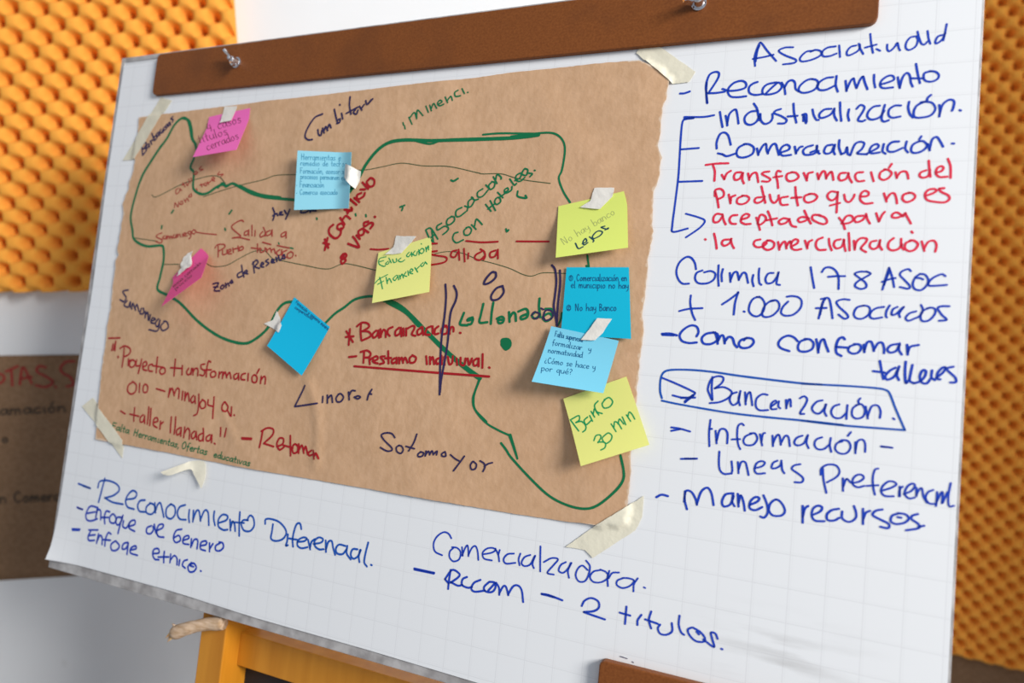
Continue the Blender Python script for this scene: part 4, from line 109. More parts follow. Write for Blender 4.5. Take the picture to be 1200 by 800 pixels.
('N5', 'dark blue handwriting under the curled edge', 'b2', '8:1007,86 824,749;8:1007,86 1279,86;8:919,401 1153,400;8:1452,400 1278,540 1300,748 1483,644 1516,452 1433,400;8:1693,400 1599,748;8:1655,539 1810,400 1878,435;8:1972,400 1879,748;8:1935,539 2089,400 2109,539 2065,747;8:2121,539 2263,399 2283,539 2247,747;8:2739,451 2618,399 2446,538 2439,712 2578,695 2726,503;8:2753,399 2689,642 2719,746;8:3118,433 2992,399 2831,573 2881,746 3049,694;8:3270,399 3187,711 3236,746;8:3565,398 3394,537 3417,745 3598,641 3628,450 3546,398;8:3583,259 3698,120;8:3803,398 3713,745;8:3767,537 3937,398 4006,502 3962,745;8:4488,397 4453,605 4559,640 4672,571;8:4736,397 4602,848 4405,1021;8:5404,449 5284,397 5116,535 5110,708 5247,691 5391,501;8:5417,397 5355,639 5386,743;8:5738,431 5615,396 5550,500 5667,639 5565,742 5459,708;8:5806,569 6042,534 6034,413 5921,413 5806,569 5857,742 6021,690;8:6397,430 6273,396 6209,500 6326,638 6224,741 6119,707;8:6639,395 6472,534 6496,741 6673,637 6702,447 6620,395;8:6873,395 6787,741;8:6838,533 6986,395 7052,430;8:7181,395 7104,706 7152,740;8:7589,446 7470,395 7305,533 7300,705 7435,688 7576,498;8:7602,395 7542,636 7573,740;8:8028,394 7944,739;8:7994,532 8140,394 8163,532 8123,739;8:8174,532 8308,394 8331,532 8299,738;8:8558,394 8483,704 8531,738;8:8715,394 8631,738;8:8681,531 8845,393 8913,497 8873,738;8:9034,565 9265,531 9257,410 9146,410 9034,565 9086,737 9246,686;8:9417,393 9334,737;8:9384,531 9528,393 9594,427;8:9930,444 9813,393 9651,530 9647,702 9780,685 9918,496;8:9943,392 9885,633 9916,736;8:1541,1259 1381,1243 1222,1413 1319,1559 1512,1494;8:1834,1201 1655,1341 1726,1520 1924,1409 1921,1239 1811,1203;8:2285,1159 2107,1299 2178,1478 2375,1367 2372,1197 2262,1161;8:2573,1132 2506,1694;8:2562,1225 2758,1114 2855,1260 2698,1429 2543,1382;8:2980,1248 3261,1190 3228,1085 3090,1098 2980,1248 3077,1393 3268,1329;8:3424,1051 3387,1364;8:3409,1176 3563,1038 3651,1061;8:4072,1037 3917,1005 3741,1145 3769,1297 3932,1266 4067,1083;8:4078,990 4052,1208 4110,1295;8:4344,748 4287,1217 4372,1271;8:4202,978 4456,938;8:4601,940 4568,1221 4633,1246;8:4771,924 4871,1223 5068,896;8:5504,901 5351,869 5176,1009 5204,1161 5365,1130 5499,948;8:5510,854 5485,1072 5542,1159;8:5902,847 5747,831 5690,929 5858,1037 5756,1139 5623,1121'),
('N6', 'faint grey handwriting', 'y1', '6:1179,7803 587,6498 1624,7530 1068,6206;6:1872,6509 1771,6918 2082,7250 2245,6891 2046,6534 1840,6528;6:2489,5268 3093,6637;6:2913,6229 3048,5803 3265,5932 3506,6389;6:3903,5424 3635,5454 3531,5860 3743,6162 3951,5995 3948,5527;6:3859,5322 4066,5799 4249,5945;6:4063,5201 4272,5591 4492,5546 4593,5317;6:4478,4958 4826,5858 4717,6345;6:4882,3868 5433,5162;6:5289,4823 5429,4403 5732,4650 5716,5081 5419,5128;6:6249,4056 5983,4083 5875,4483 6081,4784 6289,4621 6291,4158;6:6206,3955 6405,4428 6585,4575;6:6410,3838 6692,4513;6:6523,4109 6632,3710 6876,3822 7104,4276;6:7468,3318 7217,3377 7167,3823 7465,4068 7676,3823;6:7834,3028 7722,3423 8015,3754 8185,3409 8002,3057 7802,3046'),
('N7', 'blue ballpoint handwriting', 'b2', '8:834,1212 602,1417 636,1822 900,2022 1130,1817 1099,1413 834,1212;8:755,1466 846,1364 888,1870;8:2167,1204 1985,1054 1818,1508 2000,2010 2234,1857;8:2540,1502 2381,1705 2497,2005 2683,1852 2643,1577 2516,1503;8:2844,1500 2872,2001;8:2855,1700 2990,1499 3074,1698 3105,1998;8:3089,1698 3210,1497 3293,1696 3333,1996;8:3500,1744 3789,1692 3732,1518 3587,1519 3500,1744 3633,1992 3823,1916;8:3935,1491 3956,1989;8:3944,1690 4081,1490 4180,1539;8:4600,1536 4429,1487 4294,1737 4423,1984 4613,1907;8:4777,1485 4791,1930 4865,1979;8:5318,1554 5148,1482 4985,1681 5041,1928 5207,1901 5320,1628;8:5317,1480 5325,1826 5400,1973;8:5483,985 5504,1923 5577,1971;8:5744,1477 5752,1920 5825,1969;8:5945,1500 6232,1498 5953,1943 6262,1939;8:6718,1543 6551,1471 6387,1668 6437,1913 6602,1887 6719,1616;8:6718,1469 6720,1812 6792,1958;8:7179,1515 7013,1467 6871,1713 6991,1956 7179,1881;8:7354,1464 7354,1904 7424,1952;8:7718,1461 7552,1658 7645,1949 7834,1801 7812,1534 7695,1462;8:7696,1267 7792,1071;8:8011,1459 8006,1945;8:8009,1654 8176,1458 8292,1603 8311,1942;8:8847,1695 9128,1644 9086,1475 8945,1476 8847,1695 8959,1935 9147,1861;8:9283,1449 9270,1932;8:9278,1642 9446,1448 9558,1592 9572,1929;8:1002,2780 1339,2729 1271,2553 1101,2553 1002,2780 1159,3032 1381,2956;8:1507,2024 1562,2981 1650,3031;8:2237,2527 2262,3029;8:2247,2728 2406,2527 2500,2728 2530,3028;8:2517,2728 2659,2527 2752,2727 2793,3027;8:2979,2527 2993,2877 3166,3026 3326,2826;8:3344,2527 3361,3025;8:3522,2527 3539,3025;8:3529,2726 3718,2527 3861,2676 3899,3024;8:4119,2527 4130,2974 4214,3023;8:4713,2576 4518,2527 4357,2775 4501,3022 4720,2947;8:4917,2527 4924,2971 5007,3020;8:5149,2527 5160,3414;8:5151,2675 5370,2527 5509,2773 5347,3019 5154,2921;8:5711,2527 5713,2969 5795,3018;8:6133,2527 5942,2723 6051,3017 6269,2870 6243,2600 6106,2527;8:6920,2526 6915,3015;8:6918,2722 7110,2526 7244,2673 7266,3014;8:7637,2526 7444,2721 7547,3013 7765,2866 7743,2599 7610,2526;8:8429,2041 8400,3010;8:8409,2720 8630,2526 8732,2671 8748,3009;8:9308,2598 9123,2526 8929,2719 8974,2960 9161,2936 9305,2670;8:9311,2526 9297,2863 9371,3007;8:9482,2526 9496,2815 9654,2862 9791,2766;8:9829,2526 9773,3150 9551,3391;8:838,5594 581,5814 617,6236 908,6437 1164,6216 1130,5796 838,5594;8:727,5915 854,5778 974,5906 756,6257 1029,6248;8:1962,6398 1893,5403 2341,6384 2304,5390;8:2779,5846 2602,6061 2729,6370 2936,6206 2892,5920 2752,5847;8:3532,5300 3583,6338;8:3568,6027 3773,5813 3888,5964 3931,6326;8:4458,5867 4267,5796 4088,6009 4153,6266 4339,6233 4461,5945;8:4455,5790 4469,6151 4555,6303;8:4626,5784 4664,6093 4826,6138 4955,6031;8:4974,5773 4969,6442 4766,6707;8:5543,5291 5567,6266;8:5543,5291 5812,5386 5766,5695 5554,5753;8:5554,5753 5903,5896 5830,6231 5567,6266;8:6467,5800 6281,5729 6099,5940 6157,6194 6340,6162 6468,5876;8:6466,5723 6471,6080 6551,6231;8:6635,5718 6641,6227;8:6637,5922 6819,5712 6952,5860 6981,6215;8:7487,5740 7303,5696 7147,5955 7279,6204 7487,6121;8:7812,5679 7628,5888 7732,6188 7941,6029 7916,5752 7786,5680'),
('N8', 'blue ballpoint handwriting', 'b2', '7:896,652 975,1614;7:896,652 1127,651;7:932,1108 1130,1107;7:1506,1181 1385,1106 1286,1309 1340,1563 1453,1537 1512,1258;7:1500,1105 1529,1461 1591,1613;7:1583,597 1659,1562 1713,1613;7:1799,748 1859,1511 1933,1613;7:1744,1104 1922,1078;7:2232,1179 2111,1103 2013,1307 2066,1562 2179,1536 2238,1255;7:2226,1102 2255,1459 2316,1613;7:2783,1151 2665,1101 2644,1254 2790,1458 2737,1612 2635,1561;7:2867,1100 2894,1458 3004,1612 3086,1407;7:3079,1099 3118,1612;7:3183,1098 3255,2022;7:3194,1252 3313,1098 3413,1354 3335,1612 3214,1509;7:3500,1354 3691,1302 3645,1122 3548,1123 3500,1354 3601,1611 3724,1534;7:3780,1096 3817,1611;7:3794,1302 3877,1096 3945,1147;7:3996,1095 4130,1611 4206,1094;7:4325,1094 4358,1559 4410,1610;7:4641,1144 4525,1093 4503,1248 4647,1455 4594,1610 4493,1559;7:4954,1169 4837,1092 4738,1299 4789,1558 4899,1532 4959,1247;7:4949,1091 4974,1454 5033,1610;7:5051,1091 5087,1610;7:5065,1298 5147,1090 5215,1142;7:1176,2190 1042,2194 1031,2550 1127,3310;7:916,2706 1208,2672;7:1537,2636 1375,2845 1520,3146 1714,2988 1654,2709 1511,2637;7:1869,2626 1931,3134;7:1893,2829 2029,2621 2142,2668;7:2253,2614 2314,3123;7:2277,2817 2413,2608 2516,2810 2568,3116;7:2532,2810 2652,2601 2755,2803 2817,3109;7:3333,2656 3140,2585 2978,2796 3060,3050 3242,3019 3342,2733;7:3325,2579 3365,2938 3462,3090;7:3465,2059 3572,3035 3656,3084;7:3794,2564 3845,3027 3930,3076;7:4018,2582 4333,2572 4068,3046 4409,3036;7:4872,2606 4681,2534 4520,2747 4599,3004 4779,2972 4880,2683;7:4864,2528 4901,2891 4996,3044;7:5031,2522 5084,3041;7:5052,2730 5187,2517 5297,2565;7:6256,2480 6312,2793 6471,2841 6590,2732;7:6591,2469 6630,3151 6450,3418;7:709,4109 790,4612;7:741,4310 879,4100 1024,4245 1104,4596;7:1348,4074 1210,4285 1354,4583 1523,4422 1456,4145 1323,4075;7:1647,4058 1725,4564;7:1678,4260 1791,4050 1895,4095;7:1993,4038 2070,4546;7:2024,4241 2137,4030 2239,4230 2300,4534;7:2254,4229 2353,4018 2455,4218 2524,4522;7:2971,4060 2793,3993 2656,4207 2741,4459 2904,4424 2982,4137;7:2960,3984 3012,4341 3105,4491;7:3157,3612 3266,4379 3376,4476;7:3089,3977 3347,3936;7:3503,3953 3568,4414 3646,4461;7:3679,3943 3892,4448 3987,3925;7:4162,3915 4225,4378 4303,4425;7:4681,3988 4502,3895 4395,4161 4548,4412 4708,4195;7:4613,3368 4729,4246 4806,4397;7:5180,3933 5006,3865 4869,4082 4950,4337 5110,4302 5190,4011;7:5170,3855 5217,4218 5308,4369;7:5638,3932 5461,3838 5354,4106 5504,4358 5665,4140;7:5574,3308 5685,4191 5761,4344;7:834,5766 850,5792;7:873,5978 799,6304 943,6510 1081,6396;7:1503,5564 1290,5415 1164,5907 1416,6430 1650,6256;7:1936,5861 1789,6086 1950,6400 2131,6228 2054,5935 1910,5863;7:1873,5649 1942,5428;7:2260,5842 2351,6377;7:2297,6056 2417,5832 2531,6042 2601,6363;7:2547,6041 2652,5818 2766,6028 2845,6349;7:3131,5788 2984,6015 3141,6332 3322,6158 3248,5863 3105,5790;7:4170,5779 3981,5736 3955,5901 4195,6106 4117,6274 3954,6229;7:4343,5987 4643,5914 4563,5726 4408,5736 4343,5987 4513,6251 4706,6157;7:5116,5112 5276,6205;7:5227,5877 5400,5645 5526,5803 5607,6184;7:6060,5686 5870,5615 5723,5846 5813,6117 5987,6078 6072,5768;7:6049,5603 6103,5988 6202,6148;7:6549,5626 6364,5583 6250,5868 6415,6135 6606,6039;7:6717,5838 7013,5763 6936,5573 6784,5583 6717,5838 6881,6106 7071,6010;7:7559,5503 7627,5834 7785,5880 7897,5761;7:7886,5481 7954,6206 7790,6496;7:660,7340 839,8290;7:689,7499 917,7328 1126,7585 983,7858 739,7763;7:1475,7301 1289,7524 1475,7836 1701,7665 1617,7375 1443,7303;7:1871,7282 1965,7814;7:1909,7495 2062,7272 2199,7319;7:3272,7266 3009,7225 2896,7501 3095,7734 3298,7427;7:3275,7212 3436,8178;7:3465,7202 3527,7579 3742,7731 3896,7507;7:3875,7181 3962,7721;7:4119,7441 4487,7368 4395,7182 4206,7192 4119,7441 4319,7704 4557,7610;7:4231,6945 4323,6722;7:4612,6870 4776,6697 4942,6962 4796,7243 4821,7406;7:4859,7650 4875,7677'),
('P', 'faint dark handwriting', 'd', '28:-2425,11765 -2488,11782 -2556,11735 -2542,11677 -2478,11683 -2426,11748;28:-2423,11783 -2430,11701 -2405,11666;28:-2364,11783 -2374,11667;28:-2368,11737 -2309,11784 -2285,11738 -2286,11668;28:-2280,11738 -2226,11785 -2202,11739 -2199,11669;28:-1992,11770 -2056,11787 -2124,11740 -2111,11681 -2045,11688 -1994,11753;28:-1991,11788 -1997,11706 -1972,11671;28:-1811,11778 -1875,11789 -1936,11730 -1894,11672 -1818,11690;28:-1741,11791 -1749,11685 -1722,11674;28:-1597,11793 -1666,11745 -1634,11675 -1556,11711 -1561,11775 -1606,11793;28:-1603,11839 -1562,11887;28:-1481,11794 -1489,11676;28:-1484,11747 -1415,11795 -1370,11760 -1367,11677;28:-2537,11181 -2588,11144 -2570,11082 -2514,11110 -2513,11165 -2544,11182;28:-2800,9897 -2811,9775;28:-2804,9849 -2748,9896 -2714,9859 -2715,9773;28:-2416,9963 -2465,10001 -2534,9892 -2500,9769 -2423,9804;28:-2315,9887 -2371,9839 -2348,9765 -2285,9801 -2286,9868 -2322,9888;28:-2222,9886 -2233,9763;28:-2226,9836 -2177,9885 -2159,9835 -2161,9761;28:-2154,9835 -2109,9883 -2091,9834 -2090,9760;28:-2029,9820 -1937,9830 -1949,9874 -1994,9875 -2029,9820 -1996,9757 -1934,9775;28:-1885,9879 -1895,9755;28:-1889,9829 -1839,9878 -1810,9865;28:-1678,9862 -1730,9875 -1781,9815 -1748,9752 -1686,9769'),
]

# ------------------------------------------------------------------ helpers
def new_mat(name, color, rough=0.6, spec=0.3, metallic=0.0):
    m = bpy.data.materials.new(name); m.use_nodes = True
    b = m.node_tree.nodes['Principled BSDF']
    b.inputs['Base Color'].default_value = (*color, 1); b.inputs['Roughness'].default_value = rough
    b.inputs['Specular IOR Level'].default_value = spec; b.inputs['Metallic'].default_value = metallic
    return m
def nn(m, t, **kw):
    n = m.node_tree.nodes.new(t)
    for k, v in kw.items(): setattr(n, k, v)
    return n
def lk(m, a, b): m.node_tree.links.new(a, b)
def noise_mat(name, c1, c2, scale, rough=0.6, spec=0.3, stretch=(1, 1, 1), detail=4, lo=0.35, hi=0.65, bump=0.0, bscale=None, second=None):
    m = new_mat(name, c1, rough, spec)
    b = m.node_tree.nodes['Principled BSDF']
    tc = nn(m, 'ShaderNodeTexCoord'); mp = nn(m, 'ShaderNodeMapping'); mp.inputs['Scale'].default_value = stretch
    lk(m, tc.outputs['Object'], mp.inputs['Vector'])
    nz = nn(m, 'ShaderNodeTexNoise'); nz.inputs['Scale'].default_value = scale; nz.inputs['Detail'].default_value = detail
    lk(m, mp.outputs[0], nz.inputs['Vector'])
    r = nn(m, 'ShaderNodeValToRGB'); r.color_ramp.elements[0].position = lo; r.color_ramp.elements[1].position = hi
    r.color_ramp.elements[0].color = (*c1, 1); r.color_ramp.elements[1].color = (*c2, 1)
    lk(m, nz.outputs['Fac'], r.inputs[0])
    out = r.outputs[0]
    if second:
        sc, col, slo, shi, amt = second
        n2 = nn(m, 'ShaderNodeTexNoise'); n2.inputs['Scale'].default_value = sc; n2.inputs['Detail'].default_value = 3
        lk(m, mp.outputs[0], n2.inputs['Vector'])
        mr = nn(m, 'ShaderNodeMapRange'); mr.inputs[1].default_value = slo; mr.inputs[2].default_value = shi; mr.inputs[4].default_value = amt
        lk(m, n2.outputs['Fac'], mr.inputs[0])
        mx = nn(m, 'ShaderNodeMix', data_type='RGBA'); lk(m, mr.outputs[0], mx.inputs['Factor'])
        lk(m, out, mx.inputs['A']); mx.inputs['B'].default_value = (*col, 1); out = mx.outputs['Result']
    lk(m, out, b.inputs['Base Color'])
    if bump:
        n3 = nn(m, 'ShaderNodeTexNoise'); n3.inputs['Scale'].default_value = bscale or scale * 3; n3.inputs['Detail'].default_value = 3
        lk(m, tc.outputs['Object'], n3.inputs['Vector'])
        bp = nn(m, 'ShaderNodeBump'); bp.inputs['Strength'].default_value = bump; bp.inputs['Distance'].default_value = 0.001
        lk(m, n3.outputs['Fac'], bp.inputs['Height']); lk(m, bp.outputs[0], b.inputs['Normal'])
    return m

def link(name, me, mat, parent=None, mw=None):
    me.materials.append(mat)
    o = bpy.data.objects.new(name, me); COL.objects.link(o)
    if parent is not None: o.parent = parent
    if mw is not None: o.matrix_world = mw
    return o
def from_bm(name, bm, mat, parent=None, mw=None, smooth=False):
    me = bpy.data.meshes.new(name); bmesh.ops.recalc_face_normals(bm, faces=bm.faces[:]); bm.to_mesh(me); bm.free()
    if smooth:
        for p in me.polygons: p.use_smooth = True
    return link(name, me, mat, parent, mw)
def tag(o, label, cat, group=None):
    o['label'] = label; o['category'] = cat
    if group: o['group'] = group
    return o
def empty(name, mw, label, cat, group=None):
    o = bpy.data.objects.new(name, None); COL.objects.link(o); o.matrix_world = mw; o.empty_display_size = 0.05
    return tag(o, label, cat, group)
def box(bm, x0, x1, y0, y1, z0, z1, bev=0.0, seg=2):
    r = bmesh.ops.create_cube(bm, size=1)
    for v in r['verts']:
        v.co = ((x0 + x1) / 2 + v.co.x * (x1 - x0), (y0 + y1) / 2 + v.co.y * (y1 - y0), (z0 + z1) / 2 + v.co.z * (z1 - z0))
    if bev:
        es = set(e for v in r['verts'] for e in v.link_edges)
        bmesh.ops.bevel(bm, geom=list(es), offset=bev, segments=seg, affect='EDGES', profile=0.5)
def plate(bm, x0, x1, y0, y1, z0, z1, rad, seg=6, bev=0.0008):
    """flat bar with rounded corners seen from the front"""
    pts = []
    for cx, cy, a0 in ((x1 - rad, y1 - rad, 0), (x0 + rad, y1 - rad, 90), (x0 + rad, y0 + rad, 180), (x1 - rad, y0 + rad, 270)):
        for k in range(seg + 1):
            a = math.radians(a0 + 90 * k / seg); pts.append((cx + rad * math.cos(a), cy + rad * math.sin(a)))
    f = bm.faces.new([bm.verts.new((x, y, z0)) for x, y in pts])
    r = bmesh.ops.extrude_face_region(bm, geom=[f])
    top = [v for v in r['geom'] if isinstance(v, bmesh.types.BMVert)]
    for v in top: v.co.z = z1
    tf = [g for g in r['geom'] if isinstance(g, bmesh.types.BMFace)]
    if bev:
        es = [e for e in tf[0].edges]
        bmesh.ops.bevel(bm, geom=es, offset=bev, segments=2, affect='EDGES', profile=0.5)
def tube(bm, pts, rads, seg=12, cap=True):
    rings = []; n = len(pts)
    for i, p in enumerate(pts):
        d = (Vector(pts[min(i + 1, n - 1)]) - Vector(pts[max(i - 1, 0)])).normalized()
        a = d.orthogonal().normalized() if i == 0 else (rings_a - d * rings_a.dot(d)).normalized()
        rings_a = a; b = d.cross(a)
        rings.append([bm.verts.new(Vector(p) + (a * math.cos(2 * math.pi * k / seg) + b * math.sin(2 * math.pi * k / seg)) * rads[i]) for k in range(seg)])
    for i in range(n - 1):
        for k in range(seg):
            bm.faces.new((rings[i][k], rings[i][(k + 1) % seg], rings[i + 1][(k + 1) % seg], rings[i + 1][k]))
    if cap: bm.faces.new(rings[0][::-1]); bm.faces.new(rings[-1])

def catmull(P, sub):
    if len(P) == 2:
        n = max(2, sub); return [P[0].lerp(P[1], k / n) for k in range(n + 1)]
    out = []
    closed = (P[0] - P[-1]).length < 1e-6
    for i in range(len(P) - 1):
        p0 = P[i - 1] if i > 0 else (P[-2] if closed else P[0] * 2 - P[1])
        p3 = P[i + 2] if i + 2 < len(P) else (P[1] if closed else P[-1] * 2 - P[-2])
        p1, p2 = P[i], P[i + 1]
        for k in range(sub):
            t = k / sub
            out.append(0.5 * ((2 * p1) + (p2 - p0) * t + (2 * p0 - 5 * p1 + 4 * p2 - p3) * t * t + (3 * p1 - p0 - 3 * p2 + p3) * t ** 3))
    out.append(P[-1]); return out
def ribbon(bm, pts, wid, put):
    """one pen stroke: a flat ribbon with round ends; put(x, y) gives the 3D point on the paper"""
    P = [Vector(p) for p in pts]
    if len(P) > 1:
        Q = [P[0]]
        for q in P[1:]:
            if (q - Q[-1]).length > 1e-6: Q.append(q)
        P = Q
    r = wid / 2
    def disc(c, a0=0, a1=2 * math.pi, n=10):
        vs = [bm.verts.new(put(c.x + r * math.cos(a0 + (a1 - a0) * k / n), c.y + r * math.sin(a0 + (a1 - a0) * k / n))) for k in range(n + (0 if a1 - a0 > 6 else 1))]
        try: bm.faces.new(vs)
        except ValueError: pass
    if len(P) == 1: disc(P[0]); return
    L = [(P[i + 1] - P[i]).length for i in range(len(P) - 1)]
    sub = 5 if sum(L) / len(L) < 0.02 else 12
    C = catmull(P, sub)
    D = [C[0]]
    for c in C[1:]:
        if (c - D[-1]).length > r * 0.25: D.append(c)
    C = D if len(D) > 1 else [C[0], C[-1]]
    n = len(C); prev = None
    for i in range(n):
        d = (C[min(i + 1, n - 1)] - C[max(i - 1, 0)])
        d = d.normalized() if d.length > 1e-9 else Vector((1, 0))
        q = Vector((-d.y, d.x))
        k = 1.0 + 0.10 * noise.noise(Vector((C[i].x * 90, C[i].y * 90, 3.1)))
        a = C[i] + q * r * k; b = C[i] - q * r * k
        cur = (bm.verts.new(put(a.x, a.y)), bm.verts.new(put(b.x, b.y)))
        if prev: bm.faces.new((prev[0], prev[1], cur[1], cur[0]))
        prev = cur
        if i == 0: ang = math.atan2(q.y, q.x); disc(C[0], ang, ang + math.pi)
        if i == n - 1: ang = math.atan2(-q.y, -q.x); disc(C[-1], ang, ang + math.pi)
    # round joints where the stroke turns sharply
    for i in range(1, n - 1):
        d0 = (C[i] - C[i - 1]).normalized(); d1 = (C[i + 1] - C[i]).normalized()
        if d0.dot(d1) < 0.8: disc(C[i])
def ink(text, parent, put, scale, lift=0.0):
    t, lab, col, data = text
    S_ = []
    for st in data.split(';'):
        w, pts = st.split(':')
        S_.append((float(w) * 1e-4 / (0.0705 if t[0] == 'N' else 1.0), [tuple(float(q) * scale for q in p.split(',')) for p in pts.split()]))
    # strokes that stand far apart are separate pieces of writing
    k = 0.0705 if t[0] == 'N' else 1.0
    bb = [(min(p[0] for p in P) * k, max(p[0] for p in P) * k, min(p[1] for p in P) * k, max(p[1] for p in P) * k) for w, P in S_]
    grp = list(range(len(S_)))
    def find(i):
        while grp[i] != i: i = grp[i]
        return i
    for i in range(len(S_)):
        for j in range(i):
            A, B = bb[i], bb[j]
            gx = max(0, A[0] - B[1], B[0] - A[1]); gy = max(0, A[2] - B[3], B[2] - A[3])
            big = max(A[1] - A[0], A[3] - A[2], B[1] - B[0], B[3] - B[2])
            if math.hypot(gx, gy) <= max(0.018, 0.48 * big): grp[find(i)] = find(j)
    out = {}
    for i in range(len(S_)): out.setdefault(find(i), []).append(S_[i])
    for part in out.values():
        bm = bmesh.new()
        for w, P in part: ribbon(bm, P, w, put)
        me = bpy.data.meshes.new('handwriting'); bm.to_mesh(me); bm.free()
        o = link('handwriting', me, INK[col], parent)
        o['label'] = lab
def inside(poly, x, y):
    c = False; n = len(poly)
    for i in range(n):
        x1, y1 = poly[i]; x2, y2 = poly[(i + 1) % n]
        if (y1 > y) != (y2 > y) and x < (x2 - x1) * (y - y1) / (y2 - y1) + x1: c = not c
    return c
def thin_mesh(name, verts, faces, thick):
    """a sheet with real thickness: smooth faces, crisp rim"""
    me = bpy.data.meshes.new(name); me.from_pydata([tuple(v) for v in verts], [], faces); me.update()
    if sum(p.normal.z * p.area for p in me.polygons) < 0: me.flip_normals(); me.update()
    F = [tuple(p.vertices) for p in me.polygons]; N = [v.normal.copy() for v in me.vertices]; V = [v.co.copy() for v in me.vertices]
    bpy.data.meshes.remove(me)
    n = len(V); cnt = {}
    for f in F:
        for i in range(len(f)):
            a, b = f[i], f[(i + 1) % len(f)]; cnt[(a, b)] = 1
    rim = [(a, b) for (a, b) in cnt if (b, a) not in cnt]
    W = V + [v - q * thick for v, q in zip(V, N)]
    FF = F + [tuple(i + n for i in reversed(f)) for f in F] + [(b, a, a + n, b + n) for a, b in rim]
    me = bpy.data.meshes.new(name); me.from_pydata([tuple(v) for v in W], [], FF); me.update()
    for p in me.polygons: p.use_smooth = True
    hard = set()
    for a, b in rim: hard.add((min(a, b), max(a, b))); hard.add((min(a, b) + n, max(a, b) + n))
    for e in me.edges:
        k = (min(e.vertices), max(e.vertices))
        if k in hard: e.use_edge_sharp = True
    return me
def sheet_mesh(name, poly, step, hfun, mat, thick, parent=None, mw=None, org=(0, 0), jit=0.0):
    xs = [p[0] for p in poly]; ys = [p[1] for p in poly]
    V = [Vector(p) for p in poly]; n = len(V)
    E = [(i, (i + 1) % n) for i in range(n)]
    y = min(ys) + step / 2; k = 0
    while y < max(ys):
        x = min(xs) + step / 2 + (step / 2 if k % 2 else 0)
        while x < max(xs):
            if inside(poly, x, y) and min((Vector((x, y)) - v).length for v in V) > step * 0.4: V.append(Vector((x, y)))
            x += step
        y += step * 0.866; k += 1
    r = delaunay_2d_cdt(V, E, [], 1, 1e-6)
    me = thin_mesh(name, [(v.x - org[0], v.y - org[1], hfun(v.x, v.y)) for v in r[0]], [tuple(f) for f in r[2]], thick)
    o = link(name, me, mat, parent, mw)
    return o

# ------------------------------------------------------------------ materials
INK = {k: new_mat('ink_' + n, c, r, 0.35) for k, n, c, r in (
    ('B', 'blue', (0.010, 0.055, 0.50), 0.4), ('C', 'bright_blue', (0.008, 0.095, 0.48), 0.4), ('R', 'pinkish_red', (0.80, 0.030, 0.075), 0.4),
    ('K', 'deep_red', (0.40, 0.006, 0.012), 0.4), ('V', 'dark_purple', (0.030, 0.020, 0.085), 0.4), ('G', 'green', (0.002, 0.165, 0.060), 0.4),
    ('H', 'thin_red', (0.42, 0.050, 0.035), 0.5), ('T', 'dark_green', (0.070, 0.105, 0.040), 0.5), ('k', 'dull_red', (0.30, 0.022, 0.018), 0.6),
    ('d', 'black_brown', (0.035, 0.028, 0.020), 0.6), ('k1', 'plum', (0.20, 0.012, 0.06), 0.5), ('b1', 'faint_blue', (0.06, 0.33, 0.52), 0.6),
    ('b2', 'teal_blue', (0.004, 0.115, 0.28), 0.5), ('y1', 'pencil', (0.42, 0.47, 0.16), 0.7), ('g', 'leaf_green', (0.004, 0.32, 0.10), 0.5),
    ('g2', 'ink_teal', (0.012, 0.065, 0.085), 0.5))}

M_wall = noise_mat('white_plaster', (0.80, 0.81, 0.82), (0.74, 0.75, 0.76), 1.6, 0.85, 0.2, second=(7, (0.36, 0.33, 0.28), 0.68, 0.80, 0.5), bump=0.2, bscale=60)
M_floor = noise_mat('grey_floor', (0.30, 0.29, 0.28), (0.38, 0.37, 0.36), 3, 0.6)
M_foam = new_mat('orange_foam', (0.90, 0.385, 0.062), 0.95, 0.05)
M_kraft = noise_mat('kraft_paper', (0.60, 0.365, 0.208), (0.70, 0.44, 0.265), 160, 0.8, 0.15, stretch=(1, 0.5, 1), detail=6, lo=0.3, hi=0.7, bump=0.25, bscale=260, second=(9, (0.56, 0.335, 0.19), 0.45, 0.75, 0.5))
M_poster = noise_mat('dull_brown_paper', (0.215, 0.128, 0.072), (0.255, 0.155, 0.09), 130, 0.85, 0.1)
M_board = new_mat('white_melamine', (0.74, 0.74, 0.75), 0.4, 0.4)
M_trim = noise_mat('worn_grey_edging', (0.30, 0.28, 0.275), (0.52, 0.50, 0.49), 55, 0.45, 0.4, detail=5)
M_hard = noise_mat('brown_hardboard', (0.185, 0.054, 0.012), (0.25, 0.078, 0.018), 420, 0.5, 0.22, detail=3, lo=0.3, hi=0.7, second=(14, (0.115, 0.038, 0.014), 0.5, 0.75, 0.5))
M_wood = noise_mat('honey_wood', (0.55, 0.205, 0.012), (0.66, 0.27, 0.022), 9, 0.38, 0.4, stretch=(5, 0.5, 5), detail=6)
M_slate = noise_mat('blackboard_slate', (0.010, 0.011, 0.014), (0.02, 0.021, 0.025), 8, 0.5, 0.3)
M_chrome = new_mat('zinc_metal', (0.78, 0.78, 0.80), 0.22, 0.5, 1.0)
M_bark = noise_mat('peeled_branch', (0.42, 0.27, 0.155), (0.64, 0.47, 0.33), 40, 0.75, 0.2, stretch=(1, 6, 6), detail=5, bump=0.6, bscale=150)
M_break = noise_mat('fresh_broken_wood', (0.62, 0.33, 0.12), (0.82, 0.58, 0.30), 120, 0.8, 0.2)

